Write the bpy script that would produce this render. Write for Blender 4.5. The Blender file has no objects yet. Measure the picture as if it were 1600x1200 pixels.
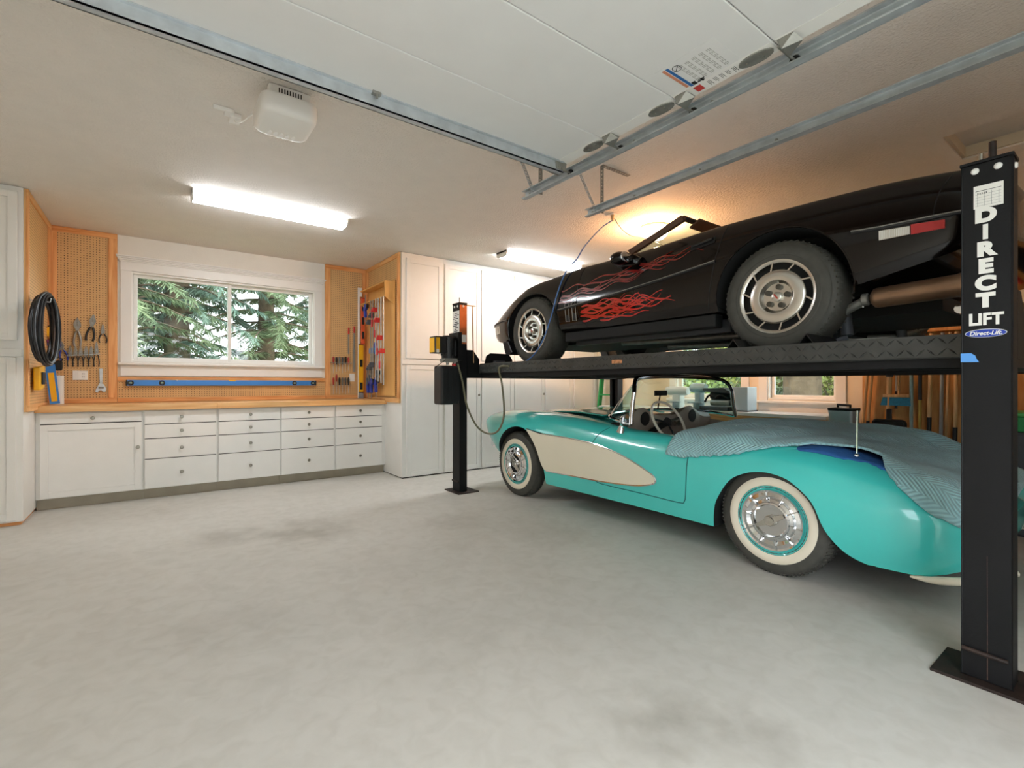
import bpy, bmesh, math, random
from mathutils import Vector, Matrix
from mathutils.bvhtree import BVHTree

scene = bpy.context.scene
COL = scene.collection
PI = math.pi

# ------------------------------------------------------------------ camera
EYE = 1.17
cam_data = bpy.data.cameras.new('camera')
cam_data.sensor_width = 36.0
cam_data.lens = 36.0 * 754.0 / 1600.0
cam_data.clip_start = 0.02
cam_data.clip_end = 300
cam = bpy.data.objects.new('camera', cam_data)
COL.objects.link(cam)
cam.location = (0, 0, EYE)
cam.rotation_euler = (PI / 2, 0, -math.atan2(557, 754))
scene.camera = cam

# ------------------------------------------------------------------ light
world = bpy.data.worlds.new('overcast_sky')
scene.world = world
world.use_nodes = True
wn = world.node_tree.nodes
wl = world.node_tree.links
bg = wn['Background']
w_tc = wn.new('ShaderNodeTexCoord')
w_noise = wn.new('ShaderNodeTexNoise')
w_noise.inputs['Scale'].default_value = 1.6
w_noise.inputs['Detail'].default_value = 5
w_ramp = wn.new('ShaderNodeValToRGB')
w_ramp.color_ramp.elements[0].position = 0.3
w_ramp.color_ramp.elements[0].color = (0.80, 0.89, 1.0, 1)
w_ramp.color_ramp.elements[1].position = 0.75
w_ramp.color_ramp.elements[1].color = (1.0, 1.0, 1.0, 1)
wl.new(w_tc.outputs['Generated'], w_noise.inputs['Vector'])
wl.new(w_noise.outputs['Fac'], w_ramp.inputs['Fac'])
wl.new(w_ramp.outputs['Color'], bg.inputs['Color'])
bg.inputs['Strength'].default_value = 3.0
TUBE_POWER = 14.0      # fluorescent diffusers
BULB_POWER = 135.0      # warm globe lamp

vs = scene.view_settings
vs.view_transform = 'Standard'
vs.look = 'None'
vs.gamma = 1.0
vs.use_curve_mapping = False
vs.exposure = 1.18

# ------------------------------------------------------------------ helpers
def lin(h):
    h = h.lstrip('#')
    out = []
    for i in (0, 2, 4):
        c = int(h[i:i + 2], 16) / 255
        out.append(c / 12.92 if c <= 0.04045 else ((c + 0.055) / 1.055) ** 2.4)
    return (out[0], out[1], out[2], 1.0)

def mat(name, color, rough=0.5, metal=0.0, coat=0.0, vary=0.06, vscale=6.0, bump=0.0, bscale=60.0,
        emit=None, emit_strength=0.0, spec=0.5, coat_rough=0.05):
    m = bpy.data.materials.new(name)
    m.use_nodes = True
    nt = m.node_tree
    b = nt.nodes['Principled BSDF']
    c = lin(color) if isinstance(color, str) else color
    b.inputs['Roughness'].default_value = rough
    b.inputs['Metallic'].default_value = metal
    b.inputs['Coat Weight'].default_value = coat
    b.inputs['Coat Roughness'].default_value = coat_rough
    b.inputs['Specular IOR Level'].default_value = spec
    tc = nt.nodes.new('ShaderNodeTexCoord')
    nz = nt.nodes.new('ShaderNodeTexNoise')
    nz.inputs['Scale'].default_value = vscale
    nz.inputs['Detail'].default_value = 4
    nt.links.new(tc.outputs['Object'], nz.inputs['Vector'])
    rp = nt.nodes.new('ShaderNodeValToRGB')
    rp.color_ramp.elements[0].position = 0.3
    rp.color_ramp.elements[1].position = 0.7
    rp.color_ramp.elements[0].color = (c[0] * (1 - vary), c[1] * (1 - vary), c[2] * (1 - vary), 1)
    rp.color_ramp.elements[1].color = (min(1, c[0] * (1 + vary)), min(1, c[1] * (1 + vary)), min(1, c[2] * (1 + vary)), 1)
    nt.links.new(nz.outputs['Fac'], rp.inputs['Fac'])
    nt.links.new(rp.outputs['Color'], b.inputs['Base Color'])
    if bump > 0:
        n2 = nt.nodes.new('ShaderNodeTexNoise')
        n2.inputs['Scale'].default_value = bscale
        n2.inputs['Detail'].default_value = 3
        nt.links.new(tc.outputs['Object'], n2.inputs['Vector'])
        bp = nt.nodes.new('ShaderNodeBump')
        bp.inputs['Strength'].default_value = bump
        bp.inputs['Distance'].default_value = 0.01
        nt.links.new(n2.outputs['Fac'], bp.inputs['Height'])
        nt.links.new(bp.outputs['Normal'], b.inputs['Normal'])
    if emit:
        b.inputs['Emission Color'].default_value = lin(emit)
        b.inputs['Emission Strength'].default_value = emit_strength
    return m

def wood(name, c0, c1, axis=0, scale=9.0, rough=0.5, stretch=14.0):
    m = bpy.data.materials.new(name)
    m.use_nodes = True
    nt = m.node_tree
    b = nt.nodes['Principled BSDF']
    b.inputs['Roughness'].default_value = rough
    tc = nt.nodes.new('ShaderNodeTexCoord')
    mp = nt.nodes.new('ShaderNodeMapping')
    s = [scale * 2.2] * 3
    s[axis] = scale / stretch * 2
    mp.inputs['Scale'].default_value = s
    nz = nt.nodes.new('ShaderNodeTexNoise')
    nz.inputs['Scale'].default_value = 2.0
    nz.inputs['Detail'].default_value = 6
    nz.inputs['Distortion'].default_value = 0.6
    rp = nt.nodes.new('ShaderNodeValToRGB')
    rp.color_ramp.elements[0].position = 0.32
    rp.color_ramp.elements[0].color = lin(c0)
    rp.color_ramp.elements[1].position = 0.66
    rp.color_ramp.elements[1].color = lin(c1)
    nt.links.new(tc.outputs['Object'], mp.inputs['Vector'])
    nt.links.new(mp.outputs['Vector'], nz.inputs['Vector'])
    nt.links.new(nz.outputs['Fac'], rp.inputs['Fac'])
    nt.links.new(rp.outputs['Color'], b.inputs['Base Color'])
    return m

def V(*a):
    return Vector(a)

class MB:
    def __init__(self):
        self.v = []; self.f = []; self.mi = []; self.sm = []
    def add(self, verts, faces, m=0, smooth=False):
        o = len(self.v)
        self.v += [tuple(p) for p in verts]
        for f in faces:
            self.f.append(tuple(i + o for i in f)); self.mi.append(m); self.sm.append(smooth)
        return self
    def box(self, x0, y0, z0, x1, y1, z1, m=0):
        if x0 > x1: x0, x1 = x1, x0
        if y0 > y1: y0, y1 = y1, y0
        if z0 > z1: z0, z1 = z1, z0
        return self.add([(x0, y0, z0), (x1, y0, z0), (x1, y1, z0), (x0, y1, z0), (x0, y0, z1), (x1, y0, z1), (x1, y1, z1), (x0, y1, z1)],
                        [(0, 3, 2, 1), (4, 5, 6, 7), (0, 1, 5, 4), (1, 2, 6, 5), (2, 3, 7, 6), (3, 0, 4, 7)], m)
    def bar(self, p0, p1, w, t, up=(0, 0, 1), m=0):
        p0 = Vector(p0); p1 = Vector(p1); d = (p1 - p0).normalized()
        up = Vector(up)
        if abs(d.dot(up)) > 0.98: up = Vector((1, 0, 0)) if abs(d.x) < 0.9 else Vector((0, 1, 0))
        a = d.cross(up).normalized(); b = a.cross(d).normalized()
        vs_ = []
        for p in (p0, p1):
            for (i, j) in ((-1, -1), (1, -1), (1, 1), (-1, 1)):
                vs_.append(p + a * (w / 2 * i) + b * (t / 2 * j))
        return self.add(vs_, [(3, 2, 1, 0), (4, 5, 6, 7), (0, 1, 5, 4), (1, 2, 6, 5), (2, 3, 7, 6), (3, 0, 4, 7)], m)
    def tube(self, pts, r, n=8, closed=False, caps=True, m=0, flat=1.0):
        pts = [Vector(p) for p in pts]; k = len(pts)
        rs = r if isinstance(r, (list, tuple)) else [r] * k
        up = None; base = len(self.v); rings = []
        for i, p in enumerate(pts):
            if closed: d = pts[(i + 1) % k] - pts[i - 1]
            else: d = pts[min(i + 1, k - 1)] - pts[max(i - 1, 0)]
            d = d.normalized() if d.length > 1e-9 else Vector((0, 0, 1))
            if up is None:
                up = Vector((0, 0, 1)) if abs(d.z) < 0.9 else Vector((1, 0, 0))
            a = d.cross(up)
            if a.length < 1e-6: a = d.cross(Vector((0.3, 1, 0.2)))
            a.normalize(); b = a.cross(d).normalized(); up = b
            rings.append([p + a * (rs[i] * math.cos(2 * PI * j / n)) + b * (rs[i] * flat * math.sin(2 * PI * j / n)) for j in range(n)])
        verts = [q for rg in rings for q in rg]; faces = []
        for i in range(k if closed else k - 1):
            i2 = (i + 1) % k
            for j in range(n):
                j2 = (j + 1) % n
                faces.append((i * n + j, i * n + j2, i2 * n + j2, i2 * n + j))
        self.add(verts, faces, m, True)
        if caps and not closed:
            self.add(rings[0], [tuple(range(n))][::-1], m); self.add(rings[-1], [tuple(range(n))], m)
        return self
    def cyl(self, p0, p1, r0, r1=None, n=16, caps=True, m=0):
        return self.tube([p0, p1], [r0, r0 if r1 is None else r1], n, False, caps, m)
    def lathe(self, prof, origin, axis, n=32, m=0, smooth=True, closed=False):
        ax = Vector(axis).normalized(); o = Vector(origin)
        t = Vector((0, 0, 1)) if abs(ax.z) < 0.9 else Vector((1, 0, 0))
        a = ax.cross(t).normalized(); b = a.cross(ax).normalized()
        verts = []; faces = []; k = len(prof)
        for (r, h) in prof:
            for j in range(n):
                th = 2 * PI * j / n
                verts.append(o + ax * h + (a * math.cos(th) + b * math.sin(th)) * r)
        for i in range(k if closed else k - 1):
            i2 = (i + 1) % k
            for j in range(n):
                j2 = (j + 1) % n
                faces.append((i * n + j, i2 * n + j, i2 * n + j2, i * n + j2))
        return self.add(verts, faces, m, smooth)
    def prism(self, poly, axis, a, b, m=0, smooth=False):
        def P(q, t):
            if axis == 'x': return (t, q[0], q[1])
            if axis == 'y': return (q[0], t, q[1])
            return (q[0], q[1], t)
        n = len(poly)
        verts = [P(q, a) for q in poly] + [P(q, b) for q in poly]
        self.add(verts, [tuple(range(n))[::-1], tuple(range(n, 2 * n))], m)
        return self.add(verts, [(i, (i + 1) % n, n + (i + 1) % n, n + i) for i in range(n)], m, smooth)
    def ball(self, c, r, nu=14, nv=9, m=0):
        rx, ry, rz = r if isinstance(r, (tuple, list)) else (r, r, r)
        verts = []; faces = []
        for i in range(nv + 1):
            ph = -PI / 2 + PI * i / nv
            for j in range(nu):
                th = 2 * PI * j / nu
                verts.append((c[0] + rx * math.cos(ph) * math.cos(th), c[1] + ry * math.cos(ph) * math.sin(th), c[2] + rz * math.sin(ph)))
        for i in range(nv):
            for j in range(nu):
                j2 = (j + 1) % nu
                faces.append((i * nu + j, i * nu + j2, (i + 1) * nu + j2, (i + 1) * nu + j))
        return self.add(verts, faces, m, True)
    def grid(self, P, m=0, smooth=True, closed_v=False):
        nu = len(P); nv = len(P[0])
        verts = [q for row in P for q in row]; faces = []
        for i in range(nu - 1):
            for j in range(nv if closed_v else nv - 1):
                j2 = (j + 1) % nv
                faces.append((i * nv + j, i * nv + j2, (i + 1) * nv + j2, (i + 1) * nv + j))
        return self.add(verts, faces, m, smooth)
    def xform(self, M):
        self.v = [tuple(M @ Vector(p)) for p in self.v]
        return self

def wloc(o):
    p = Vector((0, 0, 0))
    while o is not None:
        p += o.location; o = o.parent
    return p

def mesh_of(name, mb, mats, off, fixn=True):
    me = bpy.data.meshes.new(name)
    me.from_pydata([tuple(Vector(p) - off) for p in mb.v], [], mb.f)
    if not isinstance(mats, (list, tuple)): mats = [mats]
    for x in mats: me.materials.append(x)
    me.polygons.foreach_set('material_index', mb.mi)
    me.polygons.foreach_set('use_smooth', mb.sm)
    if fixn:
        bm = bmesh.new(); bm.from_mesh(me)
        bmesh.ops.remove_doubles(bm, verts=bm.verts, dist=1e-5)
        bmesh.ops.recalc_face_normals(bm, faces=bm.faces)
        bm.to_mesh(me); bm.free()
    if any(mb.sm): me.set_sharp_from_angle(angle=math.radians(40))
    me.update()
    return me

def obj(name, mb, mats, parent=None, bevel=0.0, seg=2, at=None, fixn=True):
    """link the collected shapes as ONE mesh object; vertices are given in world space"""
    if parent is None:
        xs = [p[0] for p in mb.v]; ys = [p[1] for p in mb.v]; zs = [p[2] for p in mb.v]
        off = Vector(at) if at is not None else Vector(((min(xs) + max(xs)) / 2, (min(ys) + max(ys)) / 2, min(zs)))
    else:
        off = wloc(parent)
    o = bpy.data.objects.new(name, mesh_of(name, mb, mats, off, fixn))
    COL.objects.link(o)
    if parent is None: o.location = off
    else: o.parent = parent
    if bevel > 0:
        md = o.modifiers.new('bevel', 'BEVEL'); md.width = bevel; md.segments = seg
        md.limit_method = 'ANGLE'; md.angle_limit = math.radians(50); md.harden_normals = False
    return o

def tag(o, label, cat, group=None):
    o['label'] = label; o['category'] = cat
    if group: o['group'] = group
    return o

def thing(name, label, cat, loc, group=None):
    o = bpy.data.objects.new(name, None)
    o.empty_display_size = 0.05
    COL.objects.link(o); o.location = loc
    return tag(o, label, cat, group)

def struct(name, mb, mats, **k):
    o = obj(name, mb, mats, **k)
    o['kind'] = 'structure'
    return o

def struct_empty(name, loc):
    o = bpy.data.objects.new(name, None)
    o.empty_display_size = 0.05
    COL.objects.link(o); o.location = loc; o['kind'] = 'structure'
    return o

def share(name, src, parent, dx=0, dy=0, dz=0):
    """another piece with the same mesh data, shifted, under the same kind of parent"""
    o = src.copy(); o.name = name
    COL.objects.link(o); o.parent = parent
    o.location = src.location + Vector((dx, dy, dz))
    return o

def copy_tree(src, parent=None):
    c = src.copy(); COL.objects.link(c)
    if parent is not None: c.parent = parent
    for ch in list(src.children): copy_tree(ch, c)
    return c

def spline(pts, per=6):
    """Catmull-Rom through points of any dimension"""
    out = []; n = len(pts)
    for i in range(n - 1):
        p0 = pts[max(i - 1, 0)]; p1 = pts[i]; p2 = pts[i + 1]; p3 = pts[min(i + 2, n - 1)]
        for k in range(per):
            t = k / per
            out.append(tuple(0.5 * (2 * b + (c - a) * t + (2 * a - 5 * b + 4 * c - d) * t * t + (-a + 3 * b - 3 * c + d) * t ** 3)
                             for a, b, c, d in zip(p0, p1, p2, p3)))
    out.append(tuple(pts[-1]))
    return out

def table(tab):
    """smooth interpolation (monotone cubic) of (x, value) pairs given in rising x"""
    xs = [t[0] for t in tab]; ys = [t[1] for t in tab]; n = len(xs)
    d = [(ys[i + 1] - ys[i]) / (xs[i + 1] - xs[i]) for i in range(n - 1)]
    m = [d[0]] + [0 if d[i - 1] * d[i] <= 0 else 2 * d[i - 1] * d[i] / (d[i - 1] + d[i]) for i in range(1, n - 1)] + [d[-1]]
    def f(x):
        if x <= xs[0]: return ys[0]
        if x >= xs[-1]: return ys[-1]
        for i in range(n - 1):
            if x <= xs[i + 1]: break
        h = xs[i + 1] - xs[i]; t = (x - xs[i]) / h
        return ((2 * t ** 3 - 3 * t * t + 1) * ys[i] + (t ** 3 - 2 * t * t + t) * h * m[i]
                + (-2 * t ** 3 + 3 * t * t) * ys[i + 1] + (t ** 3 - t * t) * h * m[i + 1])
    return f

def text_obj(name, body, size, loc, rot, m, parent=None, extrude=0.0006, align='CENTER', shear=0.0, sx=1.0, bold=0.0):
    cu = bpy.data.curves.new(name, 'FONT'); cu.body = body; cu.size = size; cu.align_x = align; cu.align_y = 'CENTER'
    cu.extrude = extrude; cu.shear = shear; cu.offset = bold
    tmp = bpy.data.objects.new(name, cu); COL.objects.link(tmp)
    dg = bpy.context.evaluated_depsgraph_get()
    me = bpy.data.meshes.new_from_object(tmp.evaluated_get(dg))
    bpy.data.objects.remove(tmp)
    me.transform(Matrix.Scale(sx, 4, (1, 0, 0)))
    me.materials.clear(); me.materials.append(m)
    o = bpy.data.objects.new(name, me); COL.objects.link(o)
    if parent is not None:
        o.parent = parent; o.location = Vector(loc) - wloc(parent)
    else: o.location = loc
    o.rotation_euler = rot
    return o

# ------------------------------------------------------------------ materials
M = {}
M['cab'] = mat('cabinet_white_paint', '#e9e7e0', 0.42, vary=0.015)
M['wall'] = mat('wall_cream_paint', '#e8e3d8', 0.7, vary=0.02, bump=0.1, bscale=90)
M['wall_beige'] = mat('wall_beige_paint', '#e3d5bd', 0.7, vary=0.02, bump=0.1, bscale=90)
M['trim'] = mat('white_trim_paint', '#ebe9e3', 0.35, vary=0.01)
M['toe'] = mat('toe_kick_grey', '#a59c8a', 0.6, vary=0.08)
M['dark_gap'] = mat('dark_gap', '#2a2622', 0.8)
M['knob'] = mat('brushed_nickel', '#8f8a7e', 0.3, metal=1.0)
M['chrome'] = mat('polished_chrome', '#e4e6e8', 0.06, metal=1.0, vary=0.01)
M['steel'] = mat('galvanised_steel', '#c3c9cc', 0.42, metal=0.55, vary=0.12, vscale=14)
M['steel_dark'] = mat('dull_steel', '#97968f', 0.42, metal=0.6, vary=0.15, vscale=20)
M['alu'] = mat('machined_aluminium', '#d5d2ca', 0.26, metal=1.0, vary=0.05)
M['black'] = mat('black_powder_coat', '#131314', 0.5, vary=0.25, vscale=4, bump=0.08, bscale=150, spec=0.25)
M['blackm'] = mat('matt_black', '#141414', 0.75, vary=0.1)
M['plastic_black'] = mat('black_plastic', '#1b1c1e', 0.4, vary=0.05)
M['rubber'] = mat('tyre_rubber', '#45443e', 0.7, vary=0.12, vscale=25)
M['cream'] = mat('cream_paint', '#e6dec6', 0.3, coat=0.6, vary=0.01)
M['red'] = mat('red_plastic', '#c02a28', 0.4, vary=0.05)
M['blue'] = mat('royal_blue_plastic', '#20389c', 0.4, vary=0.05)
M['yellow'] = mat('yellow_plastic', '#f0b410', 0.45, vary=0.04)
M['orange'] = mat('orange_red_plastic', '#dd5a2c', 0.45, vary=0.05)
M['white'] = mat('white_plastic', '#eeece6', 0.4, vary=0.01)
M['skyblue'] = mat('blue_anodised', '#3b86d6', 0.35, metal=0.1, vary=0.04)
M['green'] = mat('green_plastic', '#1f9a4e', 0.5, vary=0.05)
M['paper'] = mat('paper_label', '#e9e7df', 0.6, vary=0.02)
M['ink'] = mat('black_ink', '#1a1a1a', 0.7)
M['grey'] = mat('mid_grey_plastic', '#8f9598', 0.5, vary=0.05)
M['dkgrey'] = mat('dark_grey_plastic', '#4a4c50', 0.55, vary=0.06)
M['pine'] = wood('pine_trim_horizontal', '#d58a48', '#eeb070', 0)
M['pine_v'] = wood('pine_trim_vertical', '#d58a48', '#efb474', 2)
M['pine_y'] = wood('pine_trim_depth', '#d99a58', '#efba7c', 1)
M['bench'] = wood('maple_worktop', '#d49a58', '#ebbd80', 0, 7.0, 0.38)
M['ply'] = wood('plywood_board', '#b57a3e', '#d9a566', 2, 4.0, 0.6, 6.0)
M['handle'] = wood('ash_handle', '#b98d58', '#dcb684', 2, 12.0, 0.5)
M['mdf'] = mat('mdf_shelf', '#dca65e', 0.6, vary=0.04)
M['bark'] = mat('tree_bark', '#6b5a48', 0.9, vary=0.35, vscale=9, bump=0.6, bscale=20)

def glass_pane(name, tint=(1, 1, 1, 1), refl=0.045):
    m = bpy.data.materials.new(name); m.use_nodes = True
    nt = m.node_tree; nt.nodes.clear()
    out = nt.nodes.new('ShaderNodeOutputMaterial')
    mx = nt.nodes.new('ShaderNodeMixShader'); tr = nt.nodes.new('ShaderNodeBsdfTransparent'); gl = nt.nodes.new('ShaderNodeBsdfGlossy')
    lw = nt.nodes.new('ShaderNodeLayerWeight'); lw.inputs['Blend'].default_value = 0.5
    pw = nt.nodes.new('ShaderNodeMath'); pw.operation = 'POWER'; pw.inputs[1].default_value = 4.0
    fr = nt.nodes.new('ShaderNodeMapRange'); fr.inputs['To Min'].default_value = refl; fr.inputs['To Max'].default_value = 0.9
    nt.links.new(lw.outputs['Facing'], pw.inputs[0]); nt.links.new(pw.outputs[0], fr.inputs['Value'])
    tr.inputs['Color'].default_value = tint; gl.inputs['Roughness'].default_value = 0.015
    nt.links.new(fr.outputs['Result'], mx.inputs['Fac']); nt.links.new(tr.outputs['BSDF'], mx.inputs[1]); nt.links.new(gl.outputs['BSDF'], mx.inputs[2])
    nt.links.new(mx.outputs['Shader'], out.inputs['Surface'])
    return m
M['glass'] = glass_pane('window_glass', (0.93, 0.96, 0.95, 1))
M['glass_car'] = glass_pane('tinted_windscreen', (0.72, 0.93, 0.92, 1))

def pegboard_mat(name, ua, va):
    m = mat(name, '#d9ae76', 0.65, vary=0.05, vscale=5)
    nt = m.node_tree; b = nt.nodes['Principled BSDF']
    src = b.inputs['Base Color'].links[0].from_socket
    tc = nt.nodes.new('ShaderNodeTexCoord'); sp = nt.nodes.new('ShaderNodeSeparateXYZ')
    nt.links.new(tc.outputs['Object'], sp.inputs['Vector'])
    def cell(sock):
        a = nt.nodes.new('ShaderNodeMath'); a.operation = 'MULTIPLY'; a.inputs[1].default_value = 1 / 0.0254
        f = nt.nodes.new('ShaderNodeMath'); f.operation = 'FRACT'
        s = nt.nodes.new('ShaderNodeMath'); s.operation = 'SUBTRACT'; s.inputs[1].default_value = 0.5
        p = nt.nodes.new('ShaderNodeMath'); p.operation = 'POWER'; p.inputs[1].default_value = 2
        nt.links.new(sock, a.inputs[0]); nt.links.new(a.outputs[0], f.inputs[0]); nt.links.new(f.outputs[0], s.inputs[0]); nt.links.new(s.outputs[0], p.inputs[0])
        return p.outputs[0]
    ad = nt.nodes.new('ShaderNodeMath'); ad.operation = 'ADD'
    nt.links.new(cell(sp.outputs[ua]), ad.inputs[0]); nt.links.new(cell(sp.outputs[va]), ad.inputs[1])
    lt = nt.nodes.new('ShaderNodeMath'); lt.operation = 'LESS_THAN'; lt.inputs[1].default_value = 0.032
    nt.links.new(ad.outputs[0], lt.inputs[0])
    mx = nt.nodes.new('ShaderNodeMix'); mx.data_type = 'RGBA'
    nt.links.new(lt.outputs[0], mx.inputs['Factor']); nt.links.new(src, mx.inputs['A']); mx.inputs['B'].default_value = lin('#5a3a1c')
    nt.links.new(mx.outputs['Result'], b.inputs['Base Color'])
    return m
M['peg_b'] = pegboard_mat('pegboard_back', 0, 2)
M['peg_s'] = pegboard_mat('pegboard_side', 1, 2)

def concrete_mat():
    m = bpy.data.materials.new('concrete_slab'); m.use_nodes = True
    nt = m.node_tree; b = nt.nodes['Principled BSDF']; L = nt.links
    b.inputs['Roughness'].default_value = 0.55
    tc = nt.nodes.new('ShaderNodeTexCoord')
    n1 = nt.nodes.new('ShaderNodeTexNoise'); n1.inputs['Scale'].default_value = 0.9; n1.inputs['Detail'].default_value = 7; n1.inputs['Roughness'].default_value = 0.62
    n2 = nt.nodes.new('ShaderNodeTexNoise'); n2.inputs['Scale'].default_value = 11; n2.inputs['Detail'].default_value = 8; n2.inputs['Distortion'].default_value = 0.8
    L.new(tc.outputs['Object'], n1.inputs['Vector']); L.new(tc.outputs['Object'], n2.inputs['Vector'])
    r1 = nt.nodes.new('ShaderNodeValToRGB'); r1.color_ramp.elements[0].position = 0.3; r1.color_ramp.elements[1].position = 0.68
    r1.color_ramp.elements[0].color = lin('#c4c1b8'); r1.color_ramp.elements[1].color = lin('#d0cdc4')
    r2 = nt.nodes.new('ShaderNodeValToRGB'); r2.color_ramp.elements[0].position = 0.3; r2.color_ramp.elements[1].position = 0.6
    r2.color_ramp.elements[0].color = (0.91, 0.905, 0.89, 1); r2.color_ramp.elements[1].color = (1, 1, 1, 1)
    L.new(n1.outputs['Fac'], r1.inputs['Fac']); L.new(n2.outputs['Fac'], r2.inputs['Fac'])
    mul = nt.nodes.new('ShaderNodeMix'); mul.data_type = 'RGBA'; mul.blend_type = 'MULTIPLY'; mul.inputs['Factor'].default_value = 1
    L.new(r1.outputs['Color'], mul.inputs['A']); L.new(r2.outputs['Color'], mul.inputs['B'])
    cur = mul.outputs['Result']
    n3 = nt.nodes.new('ShaderNodeTexNoise'); n3.inputs['Scale'].default_value = 5; n3.inputs['Detail'].default_value = 6
    L.new(tc.outputs['Object'], n3.inputs['Vector'])
    # worn and oily marks with ragged outlines: (x, y, radius, strength)
    for (sx, sy, rad, st) in [(0.95, 4.05, 0.75, 0.42), (0.45, 4.3, 0.5, 0.3), (1.42, 1.02, 0.42, 0.5), (1.62, 0.82, 0.3, 0.5), (0.3, 2.6, 0.6, 0.2), (2.1, 3.6, 0.5, 0.25), (2.55, 2.8, 0.7, 0.2), (1.2, 2.0, 0.9, 0.12)]:
        vm = nt.nodes.new('ShaderNodeVectorMath'); vm.operation = 'DISTANCE'; vm.inputs[1].default_value = (sx - OX, sy - OY, 0.1)
        L.new(tc.outputs['Object'], vm.inputs[0])
        mr = nt.nodes.new('ShaderNodeMapRange'); mr.inputs['From Min'].default_value = 0; mr.inputs['From Max'].default_value = rad
        mr.inputs['To Min'].default_value = 1; mr.inputs['To Max'].default_value = 0
        L.new(vm.outputs['Value'], mr.inputs['Value'])
        mu = nt.nodes.new('ShaderNodeMath'); mu.operation = 'MULTIPLY'
        L.new(mr.outputs['Result'], mu.inputs[0]); L.new(n3.outputs['Fac'], mu.inputs[1])
        rr = nt.nodes.new('ShaderNodeMapRange'); rr.inputs['From Min'].default_value = 0.2; rr.inputs['From Max'].default_value = 0.5; rr.inputs['To Max'].default_value = st
        L.new(mu.outputs[0], rr.inputs['Value'])
        mx = nt.nodes.new('ShaderNodeMix'); mx.data_type = 'RGBA'
        L.new(rr.outputs['Result'], mx.inputs['Factor']); L.new(cur, mx.inputs['A']); mx.inputs['B'].default_value = lin('#7d7769')
        cur = mx.outputs['Result']
    L.new(cur, b.inputs['Base Color'])
    bp = nt.nodes.new('ShaderNodeBump'); bp.inputs['Strength'].default_value = 0.12; bp.inputs['Distance'].default_value = 0.01
    L.new(n2.outputs['Fac'], bp.inputs['Height']); L.new(bp.outputs['Normal'], b.inputs['Normal'])
    return m

# ------------------------------------------------------------------ room shell
CEIL = 2.805
XL, XR, YF, YB = -1.75, 5.9, -0.55, 6.82
OX, OY = (XL + XR) / 2, (YF + YB) / 2
M['concrete'] = concrete_mat()
M['ceiling'] = mat('ceiling_orange_peel', '#e6e0d7', 0.85, vary=0.02, bump=0.8, bscale=62)
M['drive'] = mat('driveway_concrete', '#bdbbb5', 0.9, vary=0.1)
M['grass'] = mat('rough_grass', '#5d7040', 0.95, vary=0.4, vscale=0.8)

struct('floor', MB().box(XL, YF, -0.1, XR, YB, 0.0), M['concrete'], at=(OX, OY, -0.1))
HX0, HX1, HY0, HY1 = 4.2, 4.74, 0.3, 0.88
mb = MB()
mb.box(XL - .15, YF - .15, CEIL, XR + .15, HY0, CEIL + .12).box(XL - .15, HY1, CEIL, XR + .15, YB + .15, CEIL + .12)
mb.box(XL - .15, HY0, CEIL, HX0, HY1, CEIL + .12).box(HX1, HY0, CEIL, XR + .15, HY1, CEIL + .12)
struct('ceiling', mb, M['ceiling'])
t = thing('attic_hatch', 'square attic hatch recessed in the ceiling above the near lift post', 'hatch', ((HX0 + HX1) / 2, (HY0 + HY1) / 2, CEIL + .03))
obj('panel', MB().box(HX0 + .001, HY0 + .001, CEIL + .085, HX1 - .001, HY1 - .001, CEIL + .1), M['ceiling'], t)
mb = MB()
for (a, b, c, d) in ((HX0 + .001, HY0 + .001, HX0 + .02, HY1 - .001), (HX1 - .02, HY0 + .001, HX1 - .001, HY1 - .001), (HX0 + .02, HY0 + .001, HX1 - .02, HY0 + .02), (HX0 + .02, HY1 - .02, HX1 - .02, HY1 - .001)):
    mb.box(a, b, CEIL + .012, c, d, CEIL + .085)
obj('stop_moulding', mb, M['wall_beige'], t)

def wall_holes(axis, c0, c1, a0, a1, holes):
    """wall slab between c0 and c1 on an axis, spanning a0..a1, with rectangular holes (a, b, z0, z1)"""
    mb = MB()
    def bx(a, b, z0, z1):
        if b - a < 1e-4 or z1 - z0 < 1e-4: return
        if axis == 'y': mb.box(a, c0, z0, b, c1, z1)
        else: mb.box(c0, a, z0, c1, b, z1)
    cur = a0
    for (a, b, z0, z1) in sorted(holes):
        bx(cur, a, 0, CEIL); bx(a, b, 0, z0); bx(a, b, z1, CEIL); cur = b
    bx(cur, a1, 0, CEIL)
    return mb

WX0, WX1, WZ0, WZ1 = -0.22, 1.73, 1.42, 2.42        # back window opening
struct('wall_back', wall_holes('y', YB, YB + .15, XL - .15, XR + .15, [(WX0, WX1, WZ0, WZ1)]), M['wall'])
struct('wall_left', MB().box(XL - .15, YF - .15, 0, XL, YB, CEIL), M['wall'])
RWIN = [(2.10, 2.84, 0.985, 2.05), (3.14, 4.10, 0.985, 2.05)]
struct('wall_right', wall_holes('x', XR, XR + .15, YF - .15, YB, RWIN), M['wall_beige'])
struct('wall_front', wall_holes('y', YF - .15, YF, XL, XR, [(-1.2, 1.98, 0.0, 2.4), (2.72, 5.45, 0.0, 2.4)]), M['wall'])
struct('ground', MB().box(-45, -30, -.3, 60, 60, -.1), M['grass'])
struct('driveway', MB().box(-4, -16, -.1, 8, YF - .15, -.02), M['drive'])
mb = MB()
for i in range(4): mb.box(2.72, YF - .1, i * .6 + .004, 5.45, YF - .06, i * .6 + .596)
struct('door_1', mb, M['trim'])

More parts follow.
